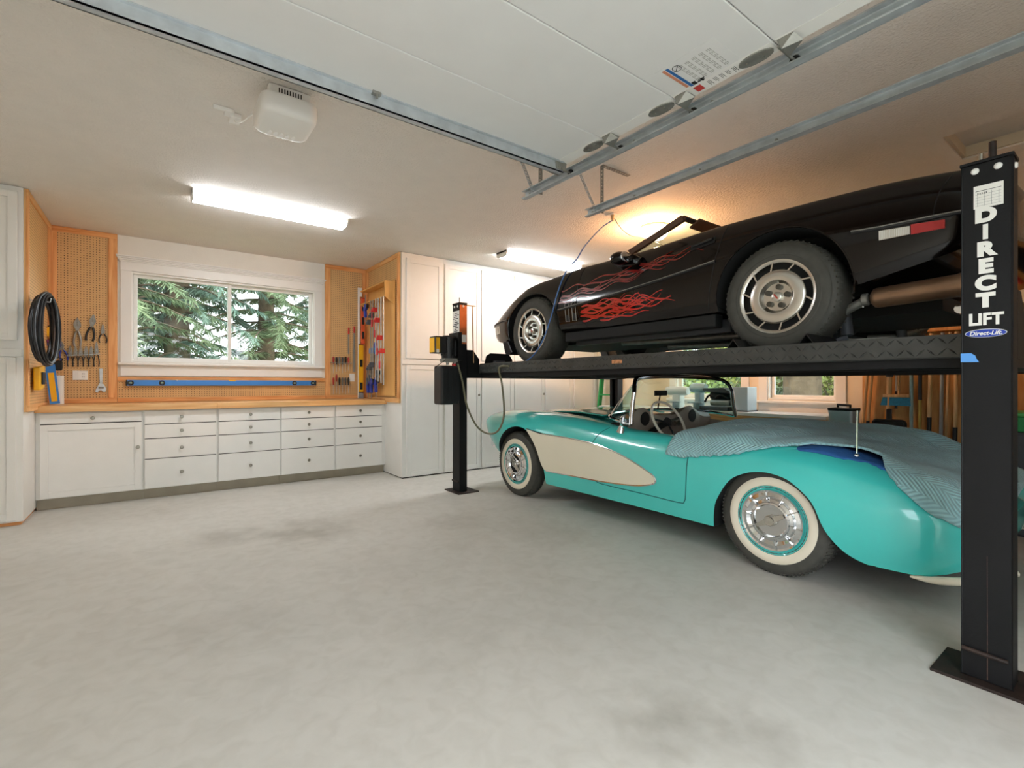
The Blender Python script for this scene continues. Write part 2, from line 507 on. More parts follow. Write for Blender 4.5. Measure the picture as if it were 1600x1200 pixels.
def window(name, axis, face, a0, a1, z0, z1, room, mull=None):
    """window in a wall; axis 'y' = wall runs along x. room = +1/-1 direction into the room on the wall's axis"""
    o = struct_empty(name, (((a0 + a1) / 2, face, z0) if axis == 'y' else (face, (a0 + a1) / 2, z0)))
    def B(a, b, c0, c1, p, q, mb=None):
        mb = mb or MB()
        if axis == 'y': mb.box(a, face + room * p, c0, b, face + room * q, c1)
        else: mb.box(face + room * p, a, c0, face + room * q, b, c1)
        return mb
    e = .001
    # jamb lining and sash frame
    mb = MB()
    for args in ((a0 + e, a0 + .02, z0 + e, z1 - e), (a1 - .02, a1 - e, z0 + e, z1 - e), (a0 + .02, a1 - .02, z0 + e, z0 + .02), (a0 + .02, a1 - .02, z1 - .02, z1 - e)):
        B(*args, -.148, 0, mb)
    obj('jamb', mb, M['trim'], o)
    def sash(s0, s1, d):
        mb = MB(); w = .035
        B(s0, s0 + w, z0 + .02, z1 - .02, d, d + .03, mb); B(s1 - w, s1, z0 + .02, z1 - .02, d, d + .03, mb)
        B(s0 + w, s1 - w, z0 + .02, z0 + .02 + w, d, d + .03, mb); B(s0 + w, s1 - w, z1 - .02 - w, z1 - .02, d, d + .03, mb)
        sh = obj('sash', mb, M['trim'], o, bevel=.003)
        obj('pane', B(s0 + w - .004, s1 - w + .004, z0 + .02 + w - .004, z1 - .02 - w + .004, d + .012, d + .016), M['glass'], sh)
        return sh
    if mull is None:
        sash(a0 + .021, a1 - .021, -.10)
    else:
        sash(a0 + .021, mull + .02, -.08)
        sh = sash(mull - .02, a1 - .021, -.115)
        obj('latch', B(mull - .005, mull + .012, (z0 + z1) / 2 - .1, (z0 + z1) / 2 - .03, -.048, -.03), M['white'], sh)
    # casing
    obj('casing', B(a0 - .09, a0 + .01, z0 - .01, z1, 0, .02), M['trim'], o, bevel=.003)
    obj('casing', B(a1 - .01, a1 + .09, z0 - .01, z1, 0, .02), M['trim'], o, bevel=.003)
    obj('header', B(a0 - .09, a1 + .09, z1, z1 + .1, 0, .024), M['trim'], o, bevel=.003)
    mb = MB()
    for (k, zz, pr) in ((0, .1, .034), (1, .115, .05), (2, .13, .066), (3, .145, .08)):
        B(a0 - .09 - pr * .45, a1 + .09 + pr * .45, z1 + zz, z1 + zz + .015, 0, pr, mb)
    obj('crown', mb, M['trim'], o, bevel=.004)
    obj('sill', B(a0 - .11, a1 + .11, z0 - .04, z0 - .01, 0, .07), M['trim'], o, bevel=.008)
    obj('apron', B(a0 - .09, a1 + .09, z0 - .16, z0 - .04, 0, .022), M['trim'], o, bevel=.004)
    return o
window('window_1', 'y', YB, WX0, WX1, WZ0, WZ1, -1, 0.735)
window('window_2', 'x', XR, *RWIN[0], -1)
window('window_3', 'x', XR, *RWIN[1], -1)

# ------------------------------------------------------------------ cabinets
def panel_door(mb, x0, x1, z0, z1, yf, th=.02, rail=.055, rec=.006):
    """shaker door in an xz plane, front face at yf looking to -y"""
    mb.box(x0, yf, z0, x0 + rail, yf + th, z1).box(x1 - rail, yf, z0, x1, yf + th, z1)
    mb.box(x0 + rail, yf, z0, x1 - rail, yf + th, z0 + rail).box(x0 + rail, yf, z1 - rail, x1 - rail, yf + th, z1)
    mb.box(x0 + rail, yf + rec, z0 + rail, x1 - rail, yf + th, z1 - rail)
    return mb

def knob_mesh(x, yf, z):
    return MB().lathe([(0.0, 0.0), (.007, 0), (.007, .014), (.015, .018), (.0175, .024), (.014, .029), (0, .03)], (x, yf, z), (0, -1, 0), 14)

# tall cabinets right of the bench
TY = 5.60
tall = [(2.445, 3.02, [(2.50, 3.0)], 'tall white cabinet with one column of doors at the pegboard corner', ),
        (3.021, 4.155, [(3.04, 3.578), (3.61, 4.15)], 'tall white double-door cabinet behind the lift power unit'),
        (4.156, 5.33, [(4.175, 4.735), (4.75, 5.315)], 'tall white double-door cabinet behind the front of the cars'),
        (5.331, 5.895, [(5.35, 5.85)], 'tall white cabinet in the far right corner behind the far lift post')]
for (x0, x1, doors, lab) in tall:
    t = thing('tall_cabinet', lab, 'cabinet', ((x0 + x1) / 2, (TY + YB) / 2, 0), 'tall cabinets along the back wall')
    obj('body', MB().box(x0, TY, .012, x1, YB - .002, CEIL - .004), M['cab'], t)
    obj('plinth', MB().box(x0 + .01, TY + .01, .0, x1 - .01, YB - .01, .012), M['dark_gap'], t)
    obj('rail', MB().box(x0, TY - .016, 1.415, x1, TY, 1.475), M['cab'], t, bevel=.003)
    for k, (a, b) in enumerate(doors):
        obj('upper_door', panel_door(MB(), a, b, 1.49, 2.735, TY - .021), M['cab'], t, bevel=.002)
        d = obj('lower_door', panel_door(MB(), a, b, .022, 1.405, TY - .021), M['cab'], t, bevel=.002)
        if len(doors) == 2 and k == 0:
            obj('knob', knob_mesh(b - .03, TY - .021, 1.02), M['knob'], d)

# left tall cabinet
t = thing('tall_cabinet', 'tall white cabinet at the left edge beside the pegboard with the black cable', 'cabinet', (-1.3, 6.2, 0), 'tall cabinets along the back wall')
obj('body', MB().box(XL + .002, 5.64, .03, -.885, YB - .002, CEIL - .004), M['cab'], t)
obj('plinth', MB().box(XL + .01, 5.66, .0, -.9, YB - .01, .03), M['pine'], t)
obj('upper_door', panel_door(MB(), -1.52, -.915, 1.53, 2.755, 5.605), M['cab'], t, bevel=.002)
obj('lower_door', panel_door(MB(), -1.53, -.925, .045, 1.39, 5.62), M['cab'], t, bevel=.002)
obj('rail', MB().box(XL + .01, 5.625, 1.395, -.89, 5.64, 1.46), M['cab'], t, bevel=.002)

# bench cabinets
BF = 6.115                                   # drawer front plane
cols = [(-.852, -.112), (-.088, .530), (.553, 1.166), (1.180, 1.780), (1.802, 2.40)]
rows = [(.765, .895), (.618, .757), (.412, .610), (.112, .404)]
word = ['with one wide drawer over a panelled door at the left end', 'with four drawers next to the panelled door cabinet', 'with four drawers, middle of the five under the bench', 'with four drawers, second from the right end of the bench', 'with four drawers at the right end of the bench']
knob0 = None
for i, (x0, x1) in enumerate(cols):
    t = thing('base_cabinet', 'white base cabinet ' + word[i], 'cabinet', ((x0 + x1) / 2, 6.46, 0), 'base cabinets under the wooden worktop')
    xa = -.883 if i == 0 else (cols[i - 1][1] + x0) / 2 + .0005
    xb = 2.443 if i == 4 else (x1 + cols[i + 1][0]) / 2 - .0005
    obj('body', MB().box(xa, BF + .02, .105, xb, YB - .03, .905), M['cab'], t)
    obj('painted_gap_shade', MB().box(x0 + .001, BF + .0184, .113, x1 - .001, BF + .0199, .891), M['dark_gap'], t)  # thin dark sheet that paints shade into the gaps between drawers
    obj('toe_kick', MB().box(xa, 6.19, 0.0, xb, 6.205, .105), M['toe'], t)
    if i == 0:
        d = obj('drawer', MB().box(x0, BF, .80, x1, BF + .018, .892), M['cab'], t, bevel=.002)
        obj('knob', knob_mesh((x0 + x1) / 2, BF, .845), M['knob'], d)
        d = obj('door', panel_door(MB(), x0, x1, .112, .79, BF), M['cab'], t, bevel=.002)
        obj('knob', knob_mesh(x1 - .03, BF, .54), M['knob'], d)
    else:
        for (z0, z1) in rows:
            d = obj('drawer', MB().box(x0, BF, z0, x1, BF + .018, z1), M['cab'], t, bevel=.002)
            obj('knob', knob_mesh((x0 + x1) / 2, BF, (z0 + z1) / 2), M['knob'], d)
t = thing('worktop', 'thick maple worktop running along the whole drawer bench', 'worktop', (.78, 6.4, .905))
for (a, b) in ((-.884, .5355), (.5365, 2.443)):
    obj('board', MB().box(a, 6.075, .906, b, YB - .03, .966), M['bench'], t, bevel=.004)

# ------------------------------------------------------------------ pegboards with pine trim
PB = YB - .018
def pegboard(lab, boards, trims):
    c = boards[0]
    t = thing('pegboard', lab, 'pegboard', ((c[0] + c[3]) / 2, (c[1] + c[4]) / 2, min(c[2], c[5])), 'pegboards around the bench')
    for b in boards: obj('board', MB().box(*b[:6]), b[6], t)
    for b in trims: obj('trim_board', MB().box(*b[:6]), b[6], t, bevel=.003)
ZT = CEIL - .003; tw = .055
pegboard('narrow upright pegboard with pliers left of the window', [(-.86, PB, .968, -.335, YB - .001, ZT, M['peg_b'])],
         [(-.86, PB - .018, ZT - tw, -.335, PB, ZT, M['pine']), (-.86, PB - .018, .968, -.335, PB, 1.02, M['pine']),
          (-.41, PB - .018, 1.02, -.335, PB, ZT - tw, M['pine_v']), (-.86, PB - .018, 1.02, -.815, PB, ZT - tw, M['pine_v'])])
pegboard('low wide pegboard strip with the blue level under the window', [(-.333, PB, .968, 1.856, YB - .001, 1.25, M['peg_b'])],
         [(-.333, PB - .018, 1.205, 1.856, PB, 1.25, M['pine']), (-.333, PB - .018, .968, 1.856, PB, 1.015, M['pine'])])
pegboard('narrow upright pegboard with screwdrivers right of the window', [(1.858, PB, .968, 2.42, YB - .001, ZT, M['peg_b'])],
         [(1.858, PB - .018, ZT - tw, 2.42, PB, ZT, M['pine']), (1.858, PB - .018, .968, 2.42, PB, 1.015, M['pine']),
          (1.858, PB - .018, 1.015, 1.925, PB, ZT - tw, M['pine_v']), (2.37, PB - .018, 1.015, 2.42, PB, ZT - tw, M['pine_v'])])
SL = -.884
pegboard('side pegboard with the coiled black cable on the left cabinet', [(SL, 5.655, .935, SL + .012, PB - .02, ZT, M['peg_s'])],
         [(SL + .012, 5.655, .935, SL + .028, 6.06, .99, M['pine_y']), (SL + .012, 6.061, .968, SL + .028, PB - .02, .99, M['pine_y']), (SL + .012, 5.655, ZT - tw, SL + .028, PB - .02, ZT, M['pine_y']),
          (SL + .012, 5.655, .99, SL + .028, 5.715, ZT - tw, M['pine_v']), (SL + .012, PB - .14, .99, SL + .028, PB - .02, ZT - tw, M['pine_v'])])
SR = 2.443
pegboard('side pegboard with the bar clamps on the right cabinet', [(SR - .012, 5.625, .935, SR, PB - .02, ZT, M['peg_s'])],
         [(SR - .028, 5.625, .935, SR - .012, 6.06, .99, M['pine_y']), (SR - .028, 6.061, .968, SR - .012, PB - .02, .99, M['pine_y']), (SR - .028, 5.625, ZT - tw, SR - .012, PB - .02, ZT, M['pine_y']),
          (SR - .028, 5.625, .99, SR - .012, 5.68, ZT - tw, M['pine_v']), (SR - .028, PB - .09, .99, SR - .012, PB - .02, ZT - tw, M['pine_v'])])

# ------------------------------------------------------------------ ceiling lamps
M['tube'] = mat('lit_diffuser', '#ffffff', 0.4, emit='#f4f8ff', emit_strength=TUBE_POWER)
def fluorescent(x0, x1, y0, y1, lab):
    t = thing('fluorescent_light', lab, 'ceiling light', ((x0 + x1) / 2, (y0 + y1) / 2, 2.725), 'fluorescent wrap lights')
    obj('housing', MB().box(x0, y0 + .01, 2.785, x1, y1 - .01, CEIL - .001), M['white'], t)
    prof = [(y0, 2.785), (y0 + .012, 2.75), (y0 + .045, 2.737), ((y0 + y1) / 2, 2.733), (y1 - .045, 2.737), (y1 - .012, 2.75), (y1, 2.785)]
    obj('diffuser', MB().prism(prof, 'x', x0 + .012, x1 - .012), M['tube'], t)
    for a, b in ((x0, x0 + .0115), (x1 - .0115, x1)):
        obj('end_cap', MB().prism([(y0 - .003, 2.786), (y0 + .012, 2.746), (y0 + .045, 2.732), (y1 - .045, 2.732), (y1 - .012, 2.746), (y1 + .003, 2.786), (y1 + .003, CEIL - .002), (y0 - .003, CEIL - .002)], 'x', a, b), M['white'], t)
fluorescent(.245, 1.535, 4.80, 5.03, 'long lit fluorescent ceiling light above the bench window')
fluorescent(3.43, 4.70, 4.75, 4.98, 'lit fluorescent ceiling light above the far tall cabinets')
M['globe'] = mat('lit_opal_glass', '#fff1dd', 0.3, emit='#ffbd86', emit_strength=BULB_POWER)
BX, BY = 4.16, 3.14
t = thing('globe_light', 'warm glowing opal dome light on the ceiling behind the black car', 'ceiling light', (BX, BY, 2.66))
obj('base', MB().lathe([(0, 0), (.13, 0), (.14, .012), (.14, .03), (0, .03)], (BX, BY, CEIL - .031), (0, 0, 1), 32), M['white'], t)
obj('dome', MB().lathe([(.132, -.002), (.135, -.03), (.118, -.07), (.08, -.1), (.035, -.114), (0, -.117)], (BX, BY, CEIL - .031), (0, 0, 1), 32), M['globe'], t)
obj('finial', MB().ball((BX, BY, CEIL - .153), (.01, .01, .008)), M['knob'], t)

# ------------------------------------------------------------------ garage door, tracks, hangers
DZ = 2.50
t = thing('garage_door', 'white sectional garage door raised flat under the ceiling', 'garage door', (.8, 1.0, DZ))
M['door'] = mat('garage_door_white', '#e4e3e0', 0.5, vary=0.015)
seams = [2.22, 1.812, 1.362, .905, .45, 0.0]
DX0, DX1 = -1.15, 2.0
for i in range(5):
    y1, y0 = seams[i] - .002, seams[i + 1] + .002
    s = obj('section', MB().box(DX0, y0, DZ, DX1, y1, DZ + .045), M['door'], t, bevel=.004)
    obj('end_stile', MB().box(DX1 - .075, y0 + .006, DZ - .002, DX1 - .001, y1 - .006, DZ - .0002), M['trim'], s)
# strut
mb = MB().box(DX0, 2.135, DZ - .006, DX1 - .03, 2.205, DZ - .0005).box(DX0, 2.15, DZ - .06, DX1 - .03, 2.19, DZ - .054)
mb.box(DX0, 2.15, DZ - .06, DX1 - .03, 2.155, DZ - .005).box(DX0, 2.185, DZ - .06, DX1 - .03, 2.19, DZ - .005)
st = obj('strut', mb, M['steel'], t)
obj('clip', MB().box(.79, 2.125, DZ - .012, .83, 2.155, DZ - .001).cyl((.81, 2.13, DZ - .03), (.81, 2.13, DZ - .002), .006, n=8), M['steel_dark'], st)
TX = 2.065
for k, y in enumerate(seams[:4]):
    mb = MB()
    if k == 0:
        mb.prism([(1.905, DZ - .001), (1.995, DZ - .001), (1.985, DZ - .05), (1.915, DZ - .05)], 'y', y - .075, y - .005)
        mb.cyl((1.93, y - .08, DZ - .035), (1.93, y, DZ - .035), .006, n=8).cyl((1.955, y - .08, DZ - .04), (1.955, y, DZ - .04), .006, n=8)
        mb.cyl((1.94, y - .03, DZ - .022), (TX + .005, y - .03, DZ - .022), .006, n=8)
    else:
        # oval leaf, folded leaf, roller stem
        a = [(1.965 + .035 * math.cos(q * PI / 8), y + .085 + .07 * math.sin(q * PI / 8)) for q in range(16)]
        mb.prism(a, 'z', DZ - .008, DZ - .001)
        mb.add([(1.93, y - .012, DZ - .001), (2.0, y - .012, DZ - .001), (2.0, y - .03, DZ - .045), (1.93, y - .03, DZ - .045), (1.965, y - .095, DZ - .03), (2.0, y - .075, DZ - .004), (1.93, y - .075, DZ - .004)],
               [(0, 1, 2, 3), (3, 2, 4), (2, 1, 5), (2, 5, 4), (3, 4, 6), (0, 3, 6), (4, 5, 6), (0, 6, 5, 1)])
        mb.cyl((1.93, y - .02, DZ - .03), (TX + .01, y - .02, DZ - .03), .006, n=8)
        for (hx, hy) in ((1.955, y + .06), (1.975, y + .06), (1.965, y + .12)): mb.cyl((hx, hy, DZ - .014), (hx, hy, DZ - .002), .007, n=8)
    h = obj('hinge', mb, M['steel_dark'], t)
    yy = y - (.03 if k == 0 else .02); zz = DZ - (.022 if k == 0 else .03)
    obj('roller', MB().lathe([(0, -.011), (.018, -.011), (.022, -.005), (.022, .005), (.018, .011), (0, .011)], (TX + .006, yy, zz), (1, 0, 0), 16), M['plastic_black'], h)

# warning label printed on a section
lt = obj('warning_label', MB().box(1.72, 1.03, DZ - .0014, 1.93, 1.30, DZ - .0004), M['door'], t)
def flat(name, x0, y0, x1, y1, m):
    return obj(name, MB().box(x0, y0, DZ - .0022, x1, y1, DZ - .0014), m, lt)
M['lab_blue'] = mat('label_blue', '#2f6aa8', 0.6); M['lab_or'] = mat('label_orange', '#cf8768', 0.6); M['lab_gr'] = mat('label_grey_print', '#b5b3ac', 0.6); M['lab_red'] = mat('label_red', '#c23a36', 0.6)
flat('blue_band', 1.735, 1.245, 1.925, 1.258, M['lab_blue']); flat('orange_band', 1.735, 1.262, 1.915, 1.275, M['lab_or'])
flat('red_box', 1.94, 1.225, 1.985, 1.26, M['lab_red'])
mb = MB()
for k in range(5):
    for j in range(6):
        [mb.box(1.76 + j * .026, 1.07 + k * .032 + q * .007, DZ - .0022, 1.782 + j * .026 - (j + q) % 3 * .004, 1.0735 + k * .032 + q * .007, DZ - .0014) for q in range(3)]
obj('print_lines', mb, M['lab_gr'], lt)
mb = MB()
for k in range(5): [mb.box(1.945, 1.07 + k * .028 + q * .006, DZ - .0022, 1.985 - (k + q) % 2 * .01, 1.0722 + k * .028 + q * .006, DZ - .0014) for q in range(3)]
mb.box(1.90, 1.225, DZ - .0022, 1.925, 1.243, DZ - .0014).box(1.905, 1.185, DZ - .0022, 1.912, 1.215, DZ - .0014).box(1.915, 1.19, DZ - .0022, 1.922, 1.222, DZ - .0014).box(1.905, 1.195, DZ - .0022, 1.928, 1.203, DZ - .0014)
obj('print_marks', mb, M['ink'], lt)
mb = MB().tube([(1.765 + .02 * math.cos(q * PI / 10), 1.222 + .017 * math.sin(q * PI / 10), DZ - .0018) for q in range(20)], .0014, 5, True)
mb.bar((1.752, 1.21, DZ - .0018), (1.778, 1.234, DZ - .0018), .003, .0008)
obj('warning_ring', mb, M['ink'], lt)

def perforated(mb, p0, p1, side, n, w=.032, th=.003):
    """slotted steel strip from p0 to p1 with n square holes"""
    p0 = Vector(p0); p1 = Vector(p1); s = Vector(side).normalized()
    d = (p1 - p0); nrm = d.normalized().cross(s)
    for q in (-1, 1): mb.bar(p0 + s * q * (w / 2 - .004), p1 + s * q * (w / 2 - .004), .008, th, nrm)
    for i in range(n + 1):
        c = p0 + d * (i / n); e = d.normalized() * .006
        a0 = c - e if i else c; a1 = c + e if i < n else c
        if i == 0: a1 = c + e * 2
        if i == n: a0 = c - e * 2
        mb.bar(a0, a1, w - .014, th, nrm)
    return mb

def track(x, y1, lab, hang_y, span):
    t = thing('garage_door_track', lab, 'track', (x, 1.0, 2.447), 'garage door tracks')
    prof = [(x - .018, 2.449), (x - .018, 2.456), (x + .012, 2.452), (x + .016, 2.456), (x + .016, 2.496), (x + .012, 2.5), (x - .018, 2.497), (x - .018, 2.503), (x + .016, 2.505), (x + .021, 2.5), (x + .021, 2.452), (x + .016, 2.447)]
    obj('rail', MB().prism(prof, 'y', -.4, y1), M['steel'], t)
    obj('stiffener', MB().box(x + .022, -.4, 2.448, x + .025, y1 - .5, 2.52).box(x + .025, -.4, 2.516, x + .05, y1 - .5, 2.52), M['steel'], t)
    for yy in (y1 - .05, y1 - .45, y1 - .95, y1 - 1.4): obj('bolt', MB().lathe([(0, -.006), (.007, -.005), (.008, 0), (.008, .003)], (x + .0155, yy, 2.475), (1, 0, 0), 10), M['steel_dark'], t)
    mb = MB()
    perforated(mb, (x + .028, hang_y, 2.455), (x + .028, hang_y, CEIL - .001), (0, 1, 0), 13)
    perforated(mb, (x + .045, hang_y + .017, 2.455), (x + .045, hang_y + .017, CEIL - .001), (1, 0, 0), 13)
    obj('hanger', mb, M['steel_dark'], t)
    obj('hanger_foot', perforated(MB(), (x + .03, hang_y, CEIL - .004), (x + .03 + span, hang_y, CEIL - .004), (0, 1, 0), 11), M['steel_dark'], t)
    obj('brace', perforated(MB(), (x - .005, hang_y + .03, 2.46), (x - .02, hang_y + .19, CEIL - .002), (1, 0, 0), 14), M['steel'], t)
track(2.055, 2.645, 'galvanised door track beside the raised garage door', 2.50, .12)
track(2.655, 2.635, 'galvanised door track next to the near lift post, without a door', 2.50, .3)

# white ceiling unit and its outlet
ux, uy = .59, 2.96
t = thing('opener_unit', 'white garage door opener unit with slots on the ceiling', 'opener', (ux, uy, 2.62))
obj('mounting_base', MB().box(ux - .10, uy - .09, 2.715, ux + .12, uy + .13, CEIL - .001), M['white'], t, bevel=.012)
mb = MB()
for k in range(9): mb.box(ux - .05 + k * .014, uy - .0912, 2.745, ux - .044 + k * .014, uy - .0902, 2.785)
obj('vent_slots', mb, M['dark_gap'], t)
def rr(cx, cy, hx, hy, r, k=5):
    out = []
    for (sx, sy, a0) in ((1, 1, 0), (-1, 1, 90), (-1, -1, 180), (1, -1, 270)):
        for i in range(k + 1):
            a = math.radians(a0 + 90 * i / k); out.append((cx + sx * (hx - r) + r * math.cos(a), cy + sy * (hy - r) + r * math.sin(a)))
    return out
mb = MB(); rings = []
for (z, s) in ((2.72, .98), (2.712, 1.0), (2.66, 1.0), (2.635, .97), (2.624, .9), (2.62, .8)):
    rings.append([(a, b, z) for (a, b) in rr(ux, uy, .145 * s, .165 * s, .06 * s)])
mb.grid(rings, closed_v=True); n = len(rings[0]); mb.add(rings[-1], [tuple(range(n))]); mb.add(rings[0], [tuple(range(n))])
obj('cover', mb, M['white'], t)
M['lens'] = mat('frosted_slot', '#fbfbf8', 0.3)
for k in range(5):
    c = (ux - .062 + k * .031, uy + .105)
    obj('light_slot', MB().prism([(c[0] + .011 * math.cos(q * PI / 8), c[1] + .027 * math.sin(q * PI / 8)) for q in range(16)], 'z', 2.618, 2.6215), M['lens'], t)
tag(obj('conduit_outlet', MB().box(.27, 3.29, CEIL - .022, .37, 3.31, CEIL - .001).box(.36, 3.33, CEIL - .03, .42, 3.42, CEIL - .001).box(.33, 3.295, CEIL - .02, .38, 3.37, CEIL - .001), M['white'], bevel=.004), 'small white outlet box on the ceiling left of the opener unit', 'outlet')
obj('power_cord', MB().tube(spline([(.385, 3.36, CEIL - .03), (.39, 3.34, 2.75), (.42, 3.28, 2.74), (.45, 3.2, 2.75), (.47, 3.08, 2.73)], 5), .004, 6), M['white'], t)

# ------------------------------------------------------------------ four post lift
LIFT_CX = 3.93
M['runway'] = mat('runway_black_steel', '#4d4e4c', 0.36, metal=0.55, vary=0.15, vscale=10)
M['rust'] = mat('rusty_scuffed_black', '#2c201a', 0.6, metal=0.2, vary=0.6, vscale=18)
lift = thing('car_lift', 'black four-post car lift carrying the black car', 'car lift', (LIFT_CX, 2.5, 0))
TXTROT = (PI / 2, 0, -PI / 2)

def post(x0, x1, y0, y1, out):
    """C-section column; out = -1 when its wide face looks to -x"""
    mb = MB(); th = .006
    mb.box(x0, y0, .012, x0 + th, y1, 2.035) if out < 0 else mb.box(x1 - th, y0, .012, x1, y1, 2.035)
    mb.box(x0, y0, .012, x1, y0 + th, 2.035).box(x0, y1 - th, .012, x1, y1, 2.035)
    a, b = (x1 - th, x1) if out < 0 else (x0, x0 + th)
    mb.box(a, y0, .012, b, y0 + .045, 2.035).box(a, y1 - .045, .012, b, y1, 2.035)
    p = obj('post', mb, M['black'], lift, bevel=.003)
    obj('base_plate', MB().box(x0 - .055, y0 - .075, 0, x1 + .11, y1 + .085, .012), M['rust'], p, bevel=.002)
    f = x0 if out < 0 else x1
    obj('weld_lip', MB().tube([(f + out * .006, y0 + .012, .115), (f + out * .009, (y0 + y1) / 2, .118), (f + out * .006, y1 - .004, .12)], .009, 8), M['rust'], p)
    obj('top_plate', MB().box(x0 - .004, y0 - .004, 2.036, x1 + .004, y1 + .004, 2.048), M['black'], p, bevel=.002)
    for dy in (.04, .105):
        obj('bolt', MB().lathe([(0, .008), (.008, .007), (.012, .003), (.013, 0)], (f, y0 + dy, 2.008), (out, 0, 0), 12), M['white'], p)
    obj('bolt', MB().lathe([(0, .008), (.008, .007), (.012, .003), (.013, 0)], ((x0 + x1) / 2, y1, 1.99), (0, 1, 0), 12), M['white'], p)
    obj('bolt', MB().lathe([(0, .008), (.008, .007), (.012, .003), (.013, 0)], ((x0 + x1) / 2, y0, 2.008), (0, -1, 0), 12), M['white'], p)
    return p
NP = post(2.60, 2.70, .341, .487, -1)
FP = post(2.622, 2.715, 4.497, 4.645, -1)
post(5.16, 5.26, .341, .487, 1)
post(5.14, 5.24, 4.497, 4.645, 1)
# threaded cable stud on the near post
obj('cable_stud', MB().cyl((2.655, .405, 2.048), (2.655, .405, 2.125), .013, .012, 12).cyl((2.655, .405, 2.048), (2.655, .405, 2.062), .024, .02, 6), M['rust'], NP)
obj('guide_pin', MB().cyl((2.62, .432, 2.048), (2.62, .432, 2.078), .009, n=10), M['knob'], NP)
obj('cable_stud', MB().cyl((2.66, 4.56, 2.048), (2.66, 4.56, 2.11), .007, n=10), M['steel_dark'], FP)
obj('lock_rod', MB().cyl((2.80, 4.50, 1.40), (2.79, 4.51, 2.03), .007, n=8).box(2.71, 4.50, 2.02, 2.83, 4.52, 2.03), M['handle'], FP)

def ontoX(name, y0, z0, y1, z1, m, parent, x=2.60, t=.0012):
    return obj(name, MB().box(x - t, min(y0, y1), z0, x - .0001, max(y0, y1), z1), m, parent)
for k, ch in enumerate('DIRECT'):
    text_obj('letter', ch, .072, (2.5995, .416, 1.827 - k * .0665), TXTROT, M['paper'], NP, sx=1.12 if ch != 'I' else .9, bold=.0048)
text_obj('lettering', 'LIFT', .062, (2.5995, .4155, 1.421), TXTROT, M['paper'], NP, sx=.88, bold=.0026)
M['logo_blue'] = mat('logo_blue', '#1f3fa8', 0.4)
ov = obj('oval_sticker', MB().prism([(.4155 + .0595 * math.cos(q * PI / 20), 1.3685 + .0165 * math.sin(q * PI / 20)) for q in range(40)], 'x', 2.5990, 2.5999), M['paper'], NP)
ov2 = obj('oval_field', MB().prism([(.4155 + .0575 * math.cos(q * PI / 20), 1.368 + .0148 * math.sin(q * PI / 20)) for q in range(40)], 'x', 2.5984, 2.599), M['logo_blue'], ov)
text_obj('lettering', 'Direct-Lift.', .0215, (2.598, .4155, 1.3675), TXTROT, M['paper'], ov, sx=.98, bold=.0006, shear=.25, extrude=.0003)
pl = ontoX('paper_label', .45, 1.858, .366, 1.947, M['paper'], NP)
mb = MB()
mb.box(2.5982, .372, 1.925, 2.5987, .444, 1.9268)
for q in range(5): mb.box(2.5982, .372, 1.868 + q * .011, 2.5987, .444, 1.8684 + q * .011)
for q in range(4): mb.box(2.5982, .378 + q * .02, 1.866, 2.5987, .3785 + q * .02, 1.92)
for q in range(6): mb.box(2.5982, .412 + q * .004 + (q % 3) * .002, 1.913, 2.5987, .4145 + q * .004 + (q % 3) * .002, 1.919)
obj('table_print', mb, M['ink'], pl)
M['tape'] = mat('blue_painters_tape', '#5b9fe6', 0.6, vary=0.05)
obj('blue_tape', MB().prism([(.4878, 1.292), (.457, 1.292), (.445, 1.282), (.441, 1.268), (.434, 1.256), (.4878, 1.257)], 'x', 2.5988, 2.5998), M['tape'], NP)
M['streak'] = mat('rust_streak', '#4a352b', .7, vary=.5, vscale=40)
obj('rust_streak', MB().prism([(.412, .02), (.409, .02), (.410, .3), (.4105, .50), (.412, .50), (.4115, .3)], 'x', 2.5990, 2.5998), M['streak'], NP)
# far post stickers
M['copper'] = mat('orange_reflective_sticker', '#c9713f', 0.3, metal=0.3, vary=0.2, vscale=12)
obj('orange_sticker', MB().box(2.626, 4.4955, 1.60, 2.711, 4.4968, 2.02), M['copper'], FP)
s = obj('white_sticker', MB().box(2.6202, 4.50, 1.70, 2.6218, 4.642, 1.96), M['paper'], FP)
mb = MB()
for q in range(12): mb.box(2.6192, 4.51 + (q * 37 % 5) * .012, 1.72 + q * .019, 2.6201, 4.63 - (q * 53 % 4) * .015, 1.729 + q * .019)
obj('sticker_print', mb, M['ink'], s)
obj('grey_sticker', MB().box(2.6202, 4.50, 1.60, 2.6218, 4.642, 1.695), M['dkgrey'], FP)
obj('white_plate', MB().box(2.645, 4.4942, 1.62, 2.705, 4.4954, 1.70), M['paper'], FP)

# cross beams with sleeve gussets
for (y0, y1) in ((.355, .475), (4.51, 4.63)):
    cb = obj('cross_beam', MB().box(2.72, y0, 1.235, 5.14, y1, 1.385), M['black'], lift, bevel=.004)
    for s, xe in ((1, 2.72), (-1, 5.14)):
        yy = y0 - .012
        obj('gusset', MB().prism([(xe, 1.27), (xe + s * .155, 1.27), (xe + s * .155, 1.44), (xe + s * .075, 1.54), (xe, 1.54)], 'y', yy, yy + .01), M['black'], cb)
